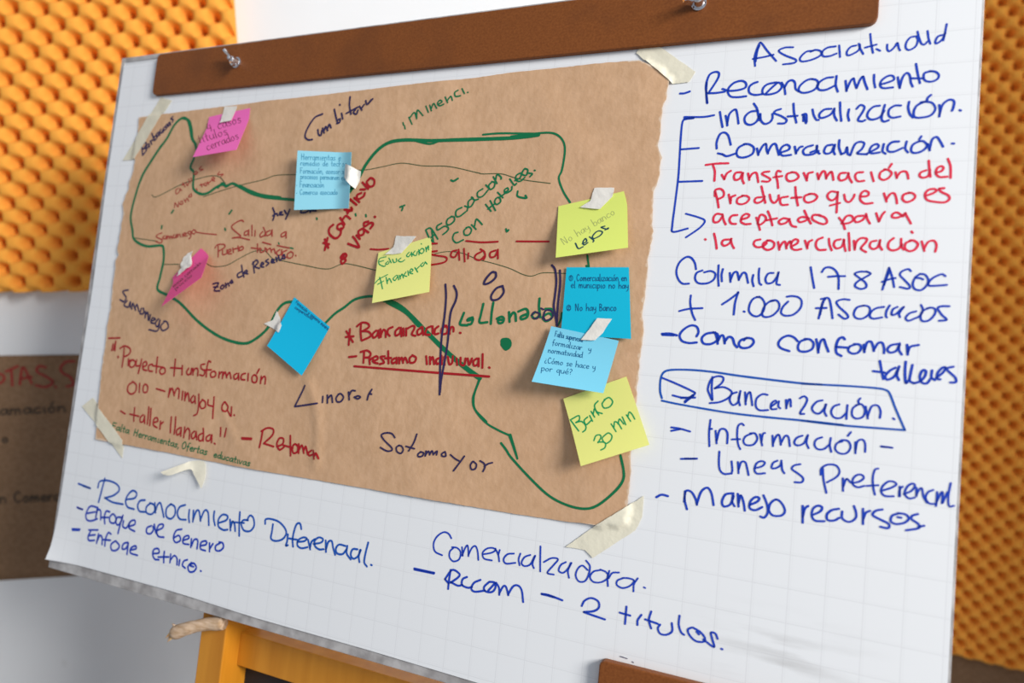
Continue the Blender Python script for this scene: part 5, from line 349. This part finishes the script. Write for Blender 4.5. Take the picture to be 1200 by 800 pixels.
def make_grid_paper():
    m = new_mat('squared_paper', (0.86, 0.87, 0.885), 0.55, 0.25)
    b = m.node_tree.nodes['Principled BSDF']
    tc = nn(m, 'ShaderNodeTexCoord'); sp = nn(m, 'ShaderNodeSeparateXYZ'); lk(m, tc.outputs['Object'], sp.inputs[0])
    def M(op, a, bb=None, c=None):
        n = nn(m, 'ShaderNodeMath', operation=op)
        for i, v in enumerate((a, bb, c)):
            if v is None: continue
            if isinstance(v, (int, float)): n.inputs[i].default_value = v
            else: lk(m, v, n.inputs[i])
        return n.outputs[0]
    def line(coord, phase, width):
        x = M('FRACT', M('ADD', M('DIVIDE', coord, 0.03), 100.0 - phase))
        d = M('ABSOLUTE', M('SUBTRACT', x, 0.5))
        return M('GREATER_THAN', d, 0.5 - width)
    g = M('MAXIMUM', line(sp.outputs[0], 0.60, 0.013), line(sp.outputs[1], 0.20, 0.013))
    g2 = M('MAXIMUM', line(sp.outputs[0], 0.66, 0.010), line(sp.outputs[1], 0.26, 0.010))
    nz = nn(m, 'ShaderNodeTexNoise'); nz.inputs['Scale'].default_value = 5.0; lk(m, tc.outputs['Object'], nz.inputs['Vector'])
    fade = M('MULTIPLY', M('ADD', nz.outputs['Fac'], 0.25), 0.26)
    f = M('ADD', M('MULTIPLY', g, fade), M('MULTIPLY', g2, M('MULTIPLY', fade, 0.35)))
    mx = nn(m, 'ShaderNodeMix', data_type='RGBA'); lk(m, f, mx.inputs['Factor'])
    mx.inputs['A'].default_value = (0.86, 0.87, 0.885, 1); mx.inputs['B'].default_value = (0.45, 0.44, 0.46, 1)
    # rubbed grey smears low on the right of the sheet
    mp = nn(m, 'ShaderNodeMapping'); mp.inputs['Scale'].default_value = (9, 60, 1); lk(m, tc.outputs['Object'], mp.inputs['Vector'])
    n2 = nn(m, 'ShaderNodeTexNoise'); n2.inputs['Scale'].default_value = 1.0; n2.inputs['Detail'].default_value = 5; lk(m, mp.outputs[0], n2.inputs['Vector'])
    def bump01(coord, c, r): 
        return M('MAXIMUM', M('SUBTRACT', 1.0, M('DIVIDE', M('ABSOLUTE', M('SUBTRACT', coord, c)), r)), 0.0)
    area_ = M('MULTIPLY', bump01(sp.outputs[0], 0.285, 0.09), bump01(sp.outputs[1], -0.262, 0.045))
    sm = M('MULTIPLY', M('MULTIPLY', area_, M('MAXIMUM', M('SUBTRACT', n2.outputs['Fac'], 0.45), 0.0)), 3.0)
    mx2 = nn(m, 'ShaderNodeMix', data_type='RGBA'); lk(m, sm, mx2.inputs['Factor']); lk(m, mx.outputs['Result'], mx2.inputs['A'])
    mx2.inputs['B'].default_value = (0.42, 0.41, 0.40, 1)
    lk(m, mx2.outputs['Result'], b.inputs['Base Color'])
    return m
M_paper = make_grid_paper()

def note_mat(name, c, tr=0.12):
    m = new_mat(name, c, 0.7, 0.15)
    nt = m.node_tree; b = nt.nodes['Principled BSDF']; out = nt.nodes['Material Output']
    t = nn(m, 'ShaderNodeBsdfTranslucent'); t.inputs[0].default_value = (*c, 1)
    mx = nn(m, 'ShaderNodeMixShader'); mx.inputs[0].default_value = tr
    lk(m, b.outputs[0], mx.inputs[1]); lk(m, t.outputs[0], mx.inputs[2]); lk(m, mx.outputs[0], out.inputs[0])
    return m
def tape_mat(name, c, clear):
    m = noise_mat(name, c, tuple(x * 1.08 for x in c), 60, 0.6, 0.25, bump=0.3, bscale=200)
    nt = m.node_tree; b = nt.nodes['Principled BSDF']; out = nt.nodes['Material Output']
    t = nn(m, 'ShaderNodeBsdfTransparent'); mx = nn(m, 'ShaderNodeMixShader'); mx.inputs[0].default_value = clear
    lk(m, b.outputs[0], mx.inputs[1]); lk(m, t.outputs[0], mx.inputs[2]); lk(m, mx.outputs[0], out.inputs[0])
    return m

# ------------------------------------------------------------------ room
CORNER = (0.8527, 1.5597)
PA = Vector((-0.7871, 1.30, 0)); YA = math.radians(9)
PB = Vector((1.07766, 1.45, 0)); YB = math.radians(-26)
MA = Matrix.Translation(PA) @ Matrix.Rotation(YA, 4, 'Z')      # x along the back wall, -y into the room
MBW = Matrix.Translation(PB) @ Matrix.Rotation(YB, 4, 'Z')

def structure(name, bm, mat, mw=None):
    o = from_bm(name, bm, mat, None, mw); o['kind'] = 'structure'; return o
bm = bmesh.new(); box(bm, -1.2, 1.66, 0.0, 0.12, 0, 2.7); structure('wall_back', bm, M_wall, MA)
bm = bmesh.new(); box(bm, -0.2503, 1.3, 0.0, 0.12, 0, 2.7); structure('wall_right', bm, M_wall, MBW)
bm = bmesh.new(); box(bm, 1.62, 1.76, 0.22, 1.32, 0, 2.7); structure('added_shade_wall', bm, M_wall)  # unseen wall added to keep the window light off the right foam panel
bm = bmesh.new(); box(bm, -2.2, 2.6, -2.2, 2.3, -0.1, 0.0); structure('floor', bm, M_floor)

# ------------------------------------------------------------------ acoustic foam
def foam(name, x0, x1, z0, z1, px, pz, dx, dz, base, amp, power, mw, label, res=12):
    nx = int((x1 - x0) / px * res); nz = int((z1 - z0) / pz * res)
    def h(x, z):
        c = math.cos(2 * math.pi * (x - dx + px / 2) / px) * math.cos(2 * math.pi * (z - dz) / pz)
        return base + amp * (1 - (0.5 - 0.5 * c) ** power)
    verts = []; faces = []
    for j in range(nz + 1):
        for i in range(nx + 1):
            x = x0 + (x1 - x0) * i / nx; z = z0 + (z1 - z0) * j / nz
            verts.append((x, -h(x, z), z))
    W = nx + 1
    for j in range(nz):
        for i in range(nx):
            a = j * W + i; faces.append((a, a + 1, a + W + 1, a + W))
    rim = [i for i in range(W)] + [j * W + nx for j in range(1, nz + 1)] + [nz * W + i for i in range(nx - 1, -1, -1)] + [j * W for j in range(nz - 1, 0, -1)]
    b0 = len(verts)
    for r in rim: verts.append((verts[r][0], 0.0, verts[r][2]))
    n = len(rim)
    for k in range(n): faces.append((rim[k], b0 + k, b0 + (k + 1) % n, rim[(k + 1) % n]))
    faces.append(tuple(b0 + k for k in range(n)))
    me = bpy.data.meshes.new(name); me.from_pydata(verts, [], faces); me.update()
    for p in me.polygons[:nx * nz]: p.use_smooth = True
    o = link(name, me, M_foam, None, mw)
    return tag(o, label, 'foam panel', 'orange acoustic foam panels')
foam('acoustic_foam_panel', -0.46, 0.254, 1.419, 2.35, 0.0492, 0.0492, -0.1196, 1.931, 0.006, 0.042, 2.7, MA, 'bright orange egg-crate foam panel on the white wall behind the board\'s left edge')
foam('acoustic_foam_panel', -0.235, 0.46, 0.508, 2.45, 0.0405, 0.0430, -0.0478, 2.004, 0.006, 0.034, 1.9, MBW, 'shadowed dark orange egg-crate foam panel beside the board\'s right edge')

# ------------------------------------------------------------------ brown posters on the walls
def poster(name, x0, x1, z0, z1, tilt, mw, label):
    bm = bmesh.new(); nx, nz = 30, 20; g = []
    for j in range(nz + 1):
        for i in range(nx + 1):
            x = x0 + (x1 - x0) * i / nx; z = z0 + (z1 - z0) * j / nz
            g.append(bm.verts.new((x, -0.0012 - 0.0008 * (1 + noise.noise(Vector((x * 6, z * 6, 1.7)))), z + tilt * (x - x0))))
    for j in range(nz):
        for i in range(nx):
            a = j * (nx + 1) + i; bm.faces.new((g[a], g[a + 1], g[a + nx + 2], g[a + nx + 1]))
    o = from_bm(name, bm, M_poster, None, mw, True)
    s = o.modifiers.new('thickness', 'SOLIDIFY'); s.thickness = 0.0003; s.offset = 0
    return tag(o, label, 'poster')
po = poster('wall_poster', -0.80, -0.06, 0.812, 1.299, -0.018, MA, 'dark brown paper poster with a red heading, on the wall left of the board')
poster('wall_poster', -0.20, 0.42, 0.06, 0.505, 0.0, MBW, 'plain brown paper hanging below the right foam panel')
def put_poster(x, y): return (x, -0.0036, y)
for t in TEXT:
    if t[0] == 'P': ink(t, po, put_poster, 1e-4)

# ------------------------------------------------------------------ the board frame of reference: x right, y up the board, z out of it
MB = Matrix(((0.92938393, 0.09815769, -0.35582381, 0.0),
             (-0.36911450, 0.24714873, -0.89591963, 0.68304456),
             (0.0, 0.96399304, 0.26592749, 1.42414591),
             (0, 0, 0, 1)))

# ------------------------------------------------------------------ wooden easel
def easel_parts():
    foot = -1.475
    root = empty('blackboard_easel', MB @ Matrix.Translation((-0.13, foot, -0.045)), 'honey-coloured wooden easel with a black panel, holding up the board', 'easel')
    inv = Matrix.Translation((0.13, -foot, 0.045))
    def part(name, bm, mat):
        bmesh.ops.transform(bm, matrix=inv, verts=bm.verts[:])
        o = from_bm(name, bm, mat, root); return o
    for x0, x1 in ((-0.3965, -0.3560), (0.096, 0.1365)):
        bm = bmesh.new(); box(bm, x0, x1, foot, 0.24, -0.082, -0.0185, 0.0015); part('post', bm, M_wood)
    bm = bmesh.new(); box(bm, -0.3562, 0.0962, -0.4435, -0.4015, -0.078, -0.0455, 0.0012); part('rail', bm, M_wood)
    bm = bmesh.new(); box(bm, -0.3562, 0.0962, -1.02, -0.975, -0.078, -0.0455, 0.0012); part('rail', bm, M_wood)
    bm = bmesh.new(); box(bm, -0.357, 0.097, -0.978, -0.440, -0.070, -0.063); part('blackboard', bm, M_slate)
    # rear legs, swung back to the floor
    Mi = (MB @ Matrix.Translation((-0.13, foot, -0.045))).inverted()
    for u in (-0.376, 0.116):
        a = MB @ Vector((u, 0.15, -0.10)); b = Vector((a.x + 0.10, a.y + 0.21, 0.012))
        bm = bmesh.new()
        d = (b - a).normalized(); s = d.cross(Vector((1, 0, 0))).normalized() * 0.016; q = d.cross(s).normalized() * 0.012
        ring = []
        for p in (a, b):
            ring.append([bm.verts.new(Mi @ (p + s * i + q * j)) for i, j in ((-1, -1), (1, -1), (1, 1), (-1, 1))])
        for k in range(4): bm.faces.new((ring[0][k], ring[0][(k + 1) % 4], ring[1][(k + 1) % 4], ring[1][k]))
        bm.faces.new(ring[0]); bm.faces.new(ring[1][::-1])
        from_bm('rear_leg', bm, M_wood, root)
easel_parts()

# ------------------------------------------------------------------ flip-chart board with its clamp bars
def board():
    org = (-0.13, -0.369, -0.008)
    root = empty('flip_chart_board', MB @ Matrix.Translation(org), 'large tilted white board with worn grey edging and brown clamp bars', 'board')
    T = Matrix.Translation((-org[0], -org[1], -org[2]))
    def part(name, bm, mat, parent=root, smooth=False):
        bmesh.ops.transform(bm, matrix=T, verts=bm.verts[:]); return from_bm(name, bm, mat, parent, None, smooth)
    L_, R_, B_, T_ = -0.6725, 0.4145, -0.3690, 0.3840
    bm = bmesh.new(); box(bm, L_ + 0.006, R_ - 0.002, B_ + 0.006, T_ - 0.006, -0.0155, -0.0024); part('backing_panel', bm, M_board)
    for x0, x1, y0, y1 in ((L_, L_ + 0.0075, B_, T_), (R_ - 0.003, R_, B_, T_), (L_ + 0.0075, R_ - 0.003, T_ - 0.0075, T_), (L_ + 0.0075, R_ - 0.003, B_, B_ + 0.0135)):
        bm = bmesh.new(); box(bm, x0, x1, y0, y1, -0.0165, -0.0014, 0.0007); part('edge_trim', bm, M_trim)
    bm = bmesh.new(); plate(bm, -0.5895, 0.3310, 0.3170, 0.3780, 0.0006, 0.0058, 0.007, 6, 0.0009); cb = part('clamp_bar', bm, M_hard)
    bm = bmesh.new(); plate(bm, 0.1262, 0.4050, -0.3640, -0.3020, 0.0006, 0.0085, 0.006, 6, 0.0012); part('ledge_bar', bm, M_hard)
    for (x, y, ang) in ((-0.4370, 0.3510, 128), (0.1690, 0.3560, 20)):
        bm = bmesh.new(); z = 0.0058
        tube(bm, [(0, 0, z), (0, 0, z + 0.0012), (0, 0, z + 0.0014)], [0.0075, 0.0075, 0.006], 20)                    # washer
        tube(bm, [(0, 0, z + 0.001), (0, 0, z + 0.006), (0, 0, z + 0.010), (0, 0, z + 0.0112)], [0.0056, 0.0050, 0.0044, 0.0034], 20)   # hub
        tube(bm, [(0, 0, z + 0.010), (0, 0, z + 0.0145), (0, 0, z + 0.0155)], [0.0026, 0.0026, 0.0018], 14)              # bolt end
        for sgn in (1, -1):                                                                                         # two ears
            prof = [(0.003, 0.0025), (0.0075, 0.0045), (0.0125, 0.0095), (0.0150, 0.0150), (0.0130, 0.0175), (0.0100, 0.0165), (0.0065, 0.0115), (0.003, 0.0100)]
            top = [bm.verts.new((sgn * a, 0.0014, z + b)) for a, b in prof]; bot = [bm.verts.new((sgn * a, -0.0014, z + b)) for a, b in prof]
            bm.faces.new(top); bm.faces.new(bot[::-1])
            for k in range(len(prof)): bm.faces.new((top[k], bot[k], bot[(k + 1) % len(prof)], top[(k + 1) % len(prof)]))
        bmesh.ops.transform(bm, matrix=Matrix.Translation((x, y, 0)) @ Matrix.Rotation(math.radians(ang), 4, 'Z'), verts=bm.verts[:])
        o = part('wing_nut', bm, M_chrome, cb)
        o['label'] = 'shiny zinc wing nut'
board()

# ------------------------------------------------------------------ squared flip-chart paper
sheet_poly = [(u / 1000, v / 1000) for u, v in SHEET] + [(0.4120, -0.3600), (0.4124, 0.3725)]
def h_sheet(u, v):
    d = math.hypot(u + 0.670, v + 0.356)
    return 0.0 + 0.0065 * max(0.0, 1 - d / 0.07) ** 2
def densify(poly, step, jag=lambda a, b: 0.0):
    out = []; n = len(poly)
    for i in range(n):
        a = Vector(poly[i]); b = Vector(poly[(i + 1) % n]); k = max(1, int((b - a).length / step)); d = (b - a).normalized(); q = Vector((-d.y, d.x)); am = jag(a, b)
        for j in range(k):
            p = a.lerp(b, j / k)
            p = p + q * am * (noise.noise(Vector((p.x * 120, p.y * 120, 5))) + 0.6 * noise.noise(Vector((p.x * 330, p.y * 330, 9))))
            out.append((p.x, p.y))
    return out
pad = sheet_mesh('flip_chart_paper', densify(sheet_poly, 0.012), 0.016, h_sheet, M_paper, 0.0009, None, MB)
tag(pad, 'squared white paper sheet covered in blue and red marker writing', 'paper')
ki = 0
for t in TEXT:
    if t[0] == 'W':
        ki += 1
        ink(t, pad, lambda x, y, k=ki: (x, y, h_sheet(x, y) + 0.00018 + 0.000006 * k), 1e-4)

# ------------------------------------------------------------------ kraft paper map
kraft_poly = [(u / 1000, v / 1000) for u, v in KRAFT]
creases = [[(a / 1000, b / 1000) for a, b in c] for c in CREASES]
def seg_dist(p, a, b):
    d = b - a; t = max(0, min(1, (p - a).dot(d) / d.length_squared)); return (p - a - d * t).length
def h_kraft(u, v):
    h = 0.0021 + 0.0012 * noise.noise(Vector((u * 9, v * 9, 0.3))) + 0.0008 * noise.noise(Vector((u * 22, v * 22, 4.0)))
    p = Vector((u, v))
    for i, c in enumerate(creases):
        d = min(seg_dist(p, Vector(c[k]), Vector(c[k + 1])) for k in range(len(c) - 1))
        am, wd = ((0.0016, 0.006), (0.0010, 0.004), (0.0007, 0.02), (0.0008, 0.018), (0.0008, 0.02))[i]
        h += am * math.exp(-(d / wd) ** 2)
    # the torn right edge stands off a little
    h += 0.0007 * max(0.0, 1 - max(0.0, 0.112 - 0.03 * (0.26 - v) - u) / 0.05) ** 2 if u > 0.03 else 0.0
    return max(0.0009, h)
def jag(a, b):
    d = b - a
    return 0.0004 if abs(d.x) > abs(d.y) * 1.5 else 0.0013
kraft = sheet_mesh('kraft_paper_map', densify(kraft_poly, 0.0035, jag), 0.0065, h_kraft, M_kraft, 0.00025, None, MB)
tag(kraft, 'torn brown kraft paper with a hand-drawn green map, taped to the white sheet', 'map')
# torn rims show the pale core of the paper
at = kraft.data.attributes.new('torn', 'FLOAT', 'POINT')
rim_pts = densify(kraft_poly, 0.0035, jag); nr = len(rim_pts)
for i, v in enumerate(kraft.data.vertices):
    x, y = v.co.x, v.co.y
    near = min((x - a) ** 2 + (y - b) ** 2 for a, b in rim_pts) if (x < -0.585 or x > 0.10) else 1
    at.data[i].value = 1.0 if near < 1e-6 else 0.0
def torn_core(m):
    b = m.node_tree.nodes['Principled BSDF']; src = b.inputs['Base Color'].links[0].from_socket
    a = nn(m, 'ShaderNodeAttribute', attribute_name='torn'); tc = nn(m, 'ShaderNodeTexCoord')
    z = nn(m, 'ShaderNodeTexNoise'); z.inputs['Scale'].default_value = 120; lk(m, tc.outputs['Object'], z.inputs['Vector'])
    ad = nn(m, 'ShaderNodeMath', operation='MULTIPLY_ADD'); lk(m, z.outputs['Fac'], ad.inputs[0]); ad.inputs[1].default_value = 0.9; lk(m, a.outputs['Fac'], ad.inputs[2])
    mr = nn(m, 'ShaderNodeMapRange'); mr.inputs[1].default_value = 1.12; mr.inputs[2].default_value = 1.30; mr.inputs[4].default_value = 0.75; lk(m, ad.outputs[0], mr.inputs[0])
    mx = nn(m, 'ShaderNodeMix', data_type='RGBA'); lk(m, mr.outputs[0], mx.inputs['Factor']); lk(m, src, mx.inputs['A']); mx.inputs['B'].default_value = (0.80, 0.62, 0.46, 1)
    lk(m, mx.outputs['Result'], b.inputs['Base Color'])
torn_core(M_kraft)
tier = {'T': 0, 'G': 1, 'H': 2, 'K': 3, 'V': 4}; ki = 0
for t in TEXT:
    if t[0] == 'K':
        ki += 1
        ink(t, kraft, lambda x, y, k=ki, c=t[2]: (x, y, h_kraft(x, y) + 0.00022 + 0.00006 * tier[c] + 0.000001 * k), 1e-4)

# ------------------------------------------------------------------ sticky notes
def note_surf(rows, s, t):
    A = [[Vector(q) / 1000 for q in r[1:]] for r in rows]
    if len(rows) == 2:
        c = [A[0][i] * (1 - t) + A[1][i] * t for i in (0, 1)]; q = c[0] * (1 - s) + c[1] * s
        g = max(t, 0) ** 1.5
        q.z = (A[0][0].z * (1 - g) + A[1][0].z * g) * (1 - s) + (A[0][1].z * (1 - g) + A[1][1].z * g) * s
        return q
    t1 = rows[1][0]
    def pc(tt, i): return A[0][i] + (A[1][i] - A[0][i]) * (tt / t1) if tt < t1 else A[1][i] + (A[2][i] - A[1][i]) * ((tt - t1) / (1 - t1))
    e = 0.08; c = [(pc(t - e, i) + 2 * pc(t, i) + pc(t + e, i)) / 4 for i in (0, 1)]
    return c[0] * (1 - s) + c[1] * s
NOTE_INFO = {
 'N1': ((0.98, 0.19, 0.56), 'pink sticky note taped near the map\'s top left corner'),
 'N2': ((0.36, 0.80, 0.95), 'light blue sticky note with faint bullet points, above the word Conflicto'),
 'N3': ((0.98, 0.13, 0.38), 'pink sticky note folded forward, seen almost edge-on'),
 'N4': ((0.93, 0.93, 0.30), 'yellow sticky note reading Educación Financiera in green'),
 'N5': ((0.01, 0.56, 0.86), 'deep blue sticky note tilted like a diamond, left of the red list'),
 'N6': ((0.83, 0.93, 0.21), 'lime yellow sticky note with the dark word lejos'),
 'N7': ((0.01, 0.58, 0.82), 'turquoise sticky note with two numbered points, upper of the overlapping pair'),
 'N8': ((0.25, 0.74, 0.95), 'pale blue sticky note overlapping the turquoise one from below'),
 'N9': ((0.93, 0.93, 0.28), 'yellow sticky note reading Banco 30 min in green')}
for k, rows in NOTES.items():
    col, lab = NOTE_INFO[k]
    o0 = note_surf(rows, 0.5, 0.0)
    bm = bmesh.new(); n = 18; g = []
    for j in range(n + 1):
        for i in range(n + 1): g.append(bm.verts.new(note_surf(rows, i / n, j / n) - o0))
    for j in range(n):
        for i in range(n):
            a = j * (n + 1) + i; bm.faces.new((g[a], g[a + 1], g[a + n + 2], g[a + n + 1]))
    V = [v.co.copy() for v in bm.verts]; bm.verts.index_update(); FC = [tuple(v.index for v in f.verts) for f in bm.faces]; bm.free()
    no = link('sticky_note', thin_mesh('sticky_note', V, FC, 0.00018), note_mat('note_paper_' + k.lower(), col), None, MB @ Matrix.Translation(o0))
    tag(no, lab, 'sticky note', 'sticky notes on the brown map')
    def put_note(x, y, rows=rows, o0=o0):
        p = note_surf(rows, x, y); e = 0.01
        du = note_surf(rows, x + e, y) - p; dv = note_surf(rows, x, y + e) - p
        nr = dv.cross(du).normalized()
        if nr.z < 0: nr = -nr
        return p - o0 + nr * 0.00012
    for t in TEXT:
        if t[0] == k: ink(t, no, put_note, 1e-4)

# ------------------------------------------------------------------ masking tape
def h_top(u, v):
    h = h_sheet(u, v)
    if inside(kraft_poly, u, v): h = h_kraft(u, v)
    for k, rows in NOTES.items():
        q = [(rows[a][b][0] / 1000, rows[a][b][1] / 1000) for a, b in ((0, 1), (0, 2), (-1, 2), (-1, 1))]
        if inside(q, u, v):
            # height of the note near this point
            best = min(((note_surf(rows, s / 8, t / 8).xy - Vector((u, v))).length, note_surf(rows, s / 8, t / 8).z) for s in range(9) for t in range(9))
            h = max(h, best[1] + 0.0003)
    return h
def h_tape(u, v):
    c = h_top(u, v); ring = [h_top(u + 0.003 * math.cos(a), v + 0.003 * math.sin(a)) for a in (0, 1.05, 2.1, 3.15, 4.2, 5.25)]
    return max(c, (c + sum(ring)) / 7, max(ring) * 0.8) + 0.0005 + 0.0004 * (1 + noise.noise(Vector((u * 70, v * 70, 2.2))))
TAPE_INFO = {
 'a': ('cream masking tape across the map\'s top left corner', 0.30), 'b': ('cream masking tape across the map\'s top right corner', 0.10),
 'c': ('cream masking tape across the map\'s bottom left corner', 0.15), 'e': ('cream masking tape across the map\'s bottom right corner', 0.06),
 'f': ('small masking tape strip over the upper pink note', 0.15), 'g': ('torn tape piece on the right edge of the bullet-point note', 0.05),
 'h': ('crumpled white tape on the folded pink note', 0.05), 'i': ('white tape strip over the Educación Financiera note', 0.15),
 'j': ('arrow-shaped torn tape piece beside the diamond-tilted blue note', 0.08), 'k': ('white tape strip holding the lime yellow note', 0.10),
 'l': ('white tape strip joining the two overlapping blue notes', 0.08)}
M_t1 = {}
for k, poly in TAPES.items():
    lab, clear = TAPE_INFO[k]
    col = (0.84, 0.79, 0.63) if k in 'abce' else (0.86, 0.82, 0.75)
    P = [(a / 1000, b / 1000) for a, b in poly]
    c = (sum(p[0] for p in P) / len(P), sum(p[1] for p in P) / len(P))
    cz = h_tape(*c)
    crump = 0.004 if k in 'h' else 0.0
    def hh(u, v, cz=cz, crump=crump): return h_tape(u, v) - cz + crump * abs(noise.noise(Vector((u * 130, v * 130, 7))))
    o = sheet_mesh('masking_tape', densify(P, 0.003, lambda a, b: 0.0005), 0.0035, hh, tape_mat('masking_tape_' + k, col, clear), 0.00015, None, MB @ Matrix.Translation((c[0], c[1], cz)), c)
    tag(o, lab, 'tape', 'pieces of masking tape')
def loose_tape():
    P = [Vector(q) / 1000 for q in TAPED]
    # two edges of the strip from the curled left tip over the fold and down to the right end
    up = [P[0], P[2], P[4], P[5], P[7], P[8]]; lo = [P[0] + Vector((0.003, -0.003, -0.002)), P[1], P[3], P[6], (P[6] + P[8]) / 2, P[8] + Vector((-0.002, 0.001, 0))]
    A = catmull(up, 6); Bq = catmull(lo, 6); o0 = P[4].copy()
    bm = bmesh.new(); rows = []
    for a, b in zip(A, Bq): rows.append([bm.verts.new(a.lerp(b, k / 6) - o0 + Vector((0, 0, 0.0012))) for k in range(7)])
    for i in range(len(rows) - 1):
        for k in range(6): bm.faces.new((rows[i][k], rows[i][k + 1], rows[i + 1][k + 1], rows[i + 1][k]))
    bm.verts.index_update(); V = [v.co.copy() for v in bm.verts]; FC = [tuple(v.index for v in f.verts) for f in bm.faces]; bm.free()
    o = link('masking_tape', thin_mesh('masking_tape', V, FC, 0.0002), tape_mat('masking_tape_loose', (0.84, 0.79, 0.64), 0.05), None, MB @ Matrix.Translation(o0))
    tag(o, 'loose cream masking tape curling off the sheet below the map', 'tape', 'pieces of masking tape')
loose_tape()

# ------------------------------------------------------------------ broken branch used as a peg under the board
def branch():
    tip = Vector((-0.4195, -0.4020, 0.003)); end = Vector((-0.3540, -0.3790, -0.0092))
    o0 = end.copy(); pts = []; rads = []
    n = 22
    for i in range(n + 1):
        t = i / n; p = tip.lerp(end, t) + Vector((0, 0.0035 * math.sin(t * math.pi), 0.002 * math.sin(t * 5)))
        pts.append(p - o0); rads.append(0.0080 + 0.0006 * math.sin(t * 9) + 0.0006 * noise.noise(Vector((t * 6, 0, 0))) - (0.0012 if i == 0 else 0))
    bm = bmesh.new(); tube(bm, pts, rads, 16)
    for v in bm.verts: v.co += v.co.normalized() * 0.0009 * noise.noise(v.co * 130)
    # a small stub of a side twig
    tube(bm, [Vector((0, 0, 0)) + (pts[2] + pts[3]) / 2, pts[1] + Vector((-0.002, 0.008, 0.001)), pts[1] + Vector((-0.006, 0.0100, 0.001))], [0.0024, 0.0018, 0.0008], 8)
    root = from_bm('broken_branch', bm, M_bark, None, MB @ Matrix.Translation(o0), True)
    tag(root, 'broken branch stub poking out under the board beside the wooden post', 'stick')
    bm = bmesh.new(); rnd = random.Random(3)
    d = (tip - end).normalized(); a = d.orthogonal().normalized(); b = d.cross(a)
    for k in range(14):
        ang = rnd.uniform(0, 6.28); rr = rnd.uniform(0, 0.0050); base = tip - o0 + (a * math.cos(ang) + b * math.sin(ang)) * rr - d * 0.002
        ln = rnd.uniform(0.003, 0.011)
        tube(bm, [base, base + d * ln * 0.6 + Vector((0, -ln * 0.25, 0)), base + d * ln + Vector((0, -ln * 0.6, 0))], [0.0022, 0.0015, 0.0003], 5)
    o = from_bm('splintered_end', bm, M_break, root); o['label'] = 'pale splintered break'
branch()
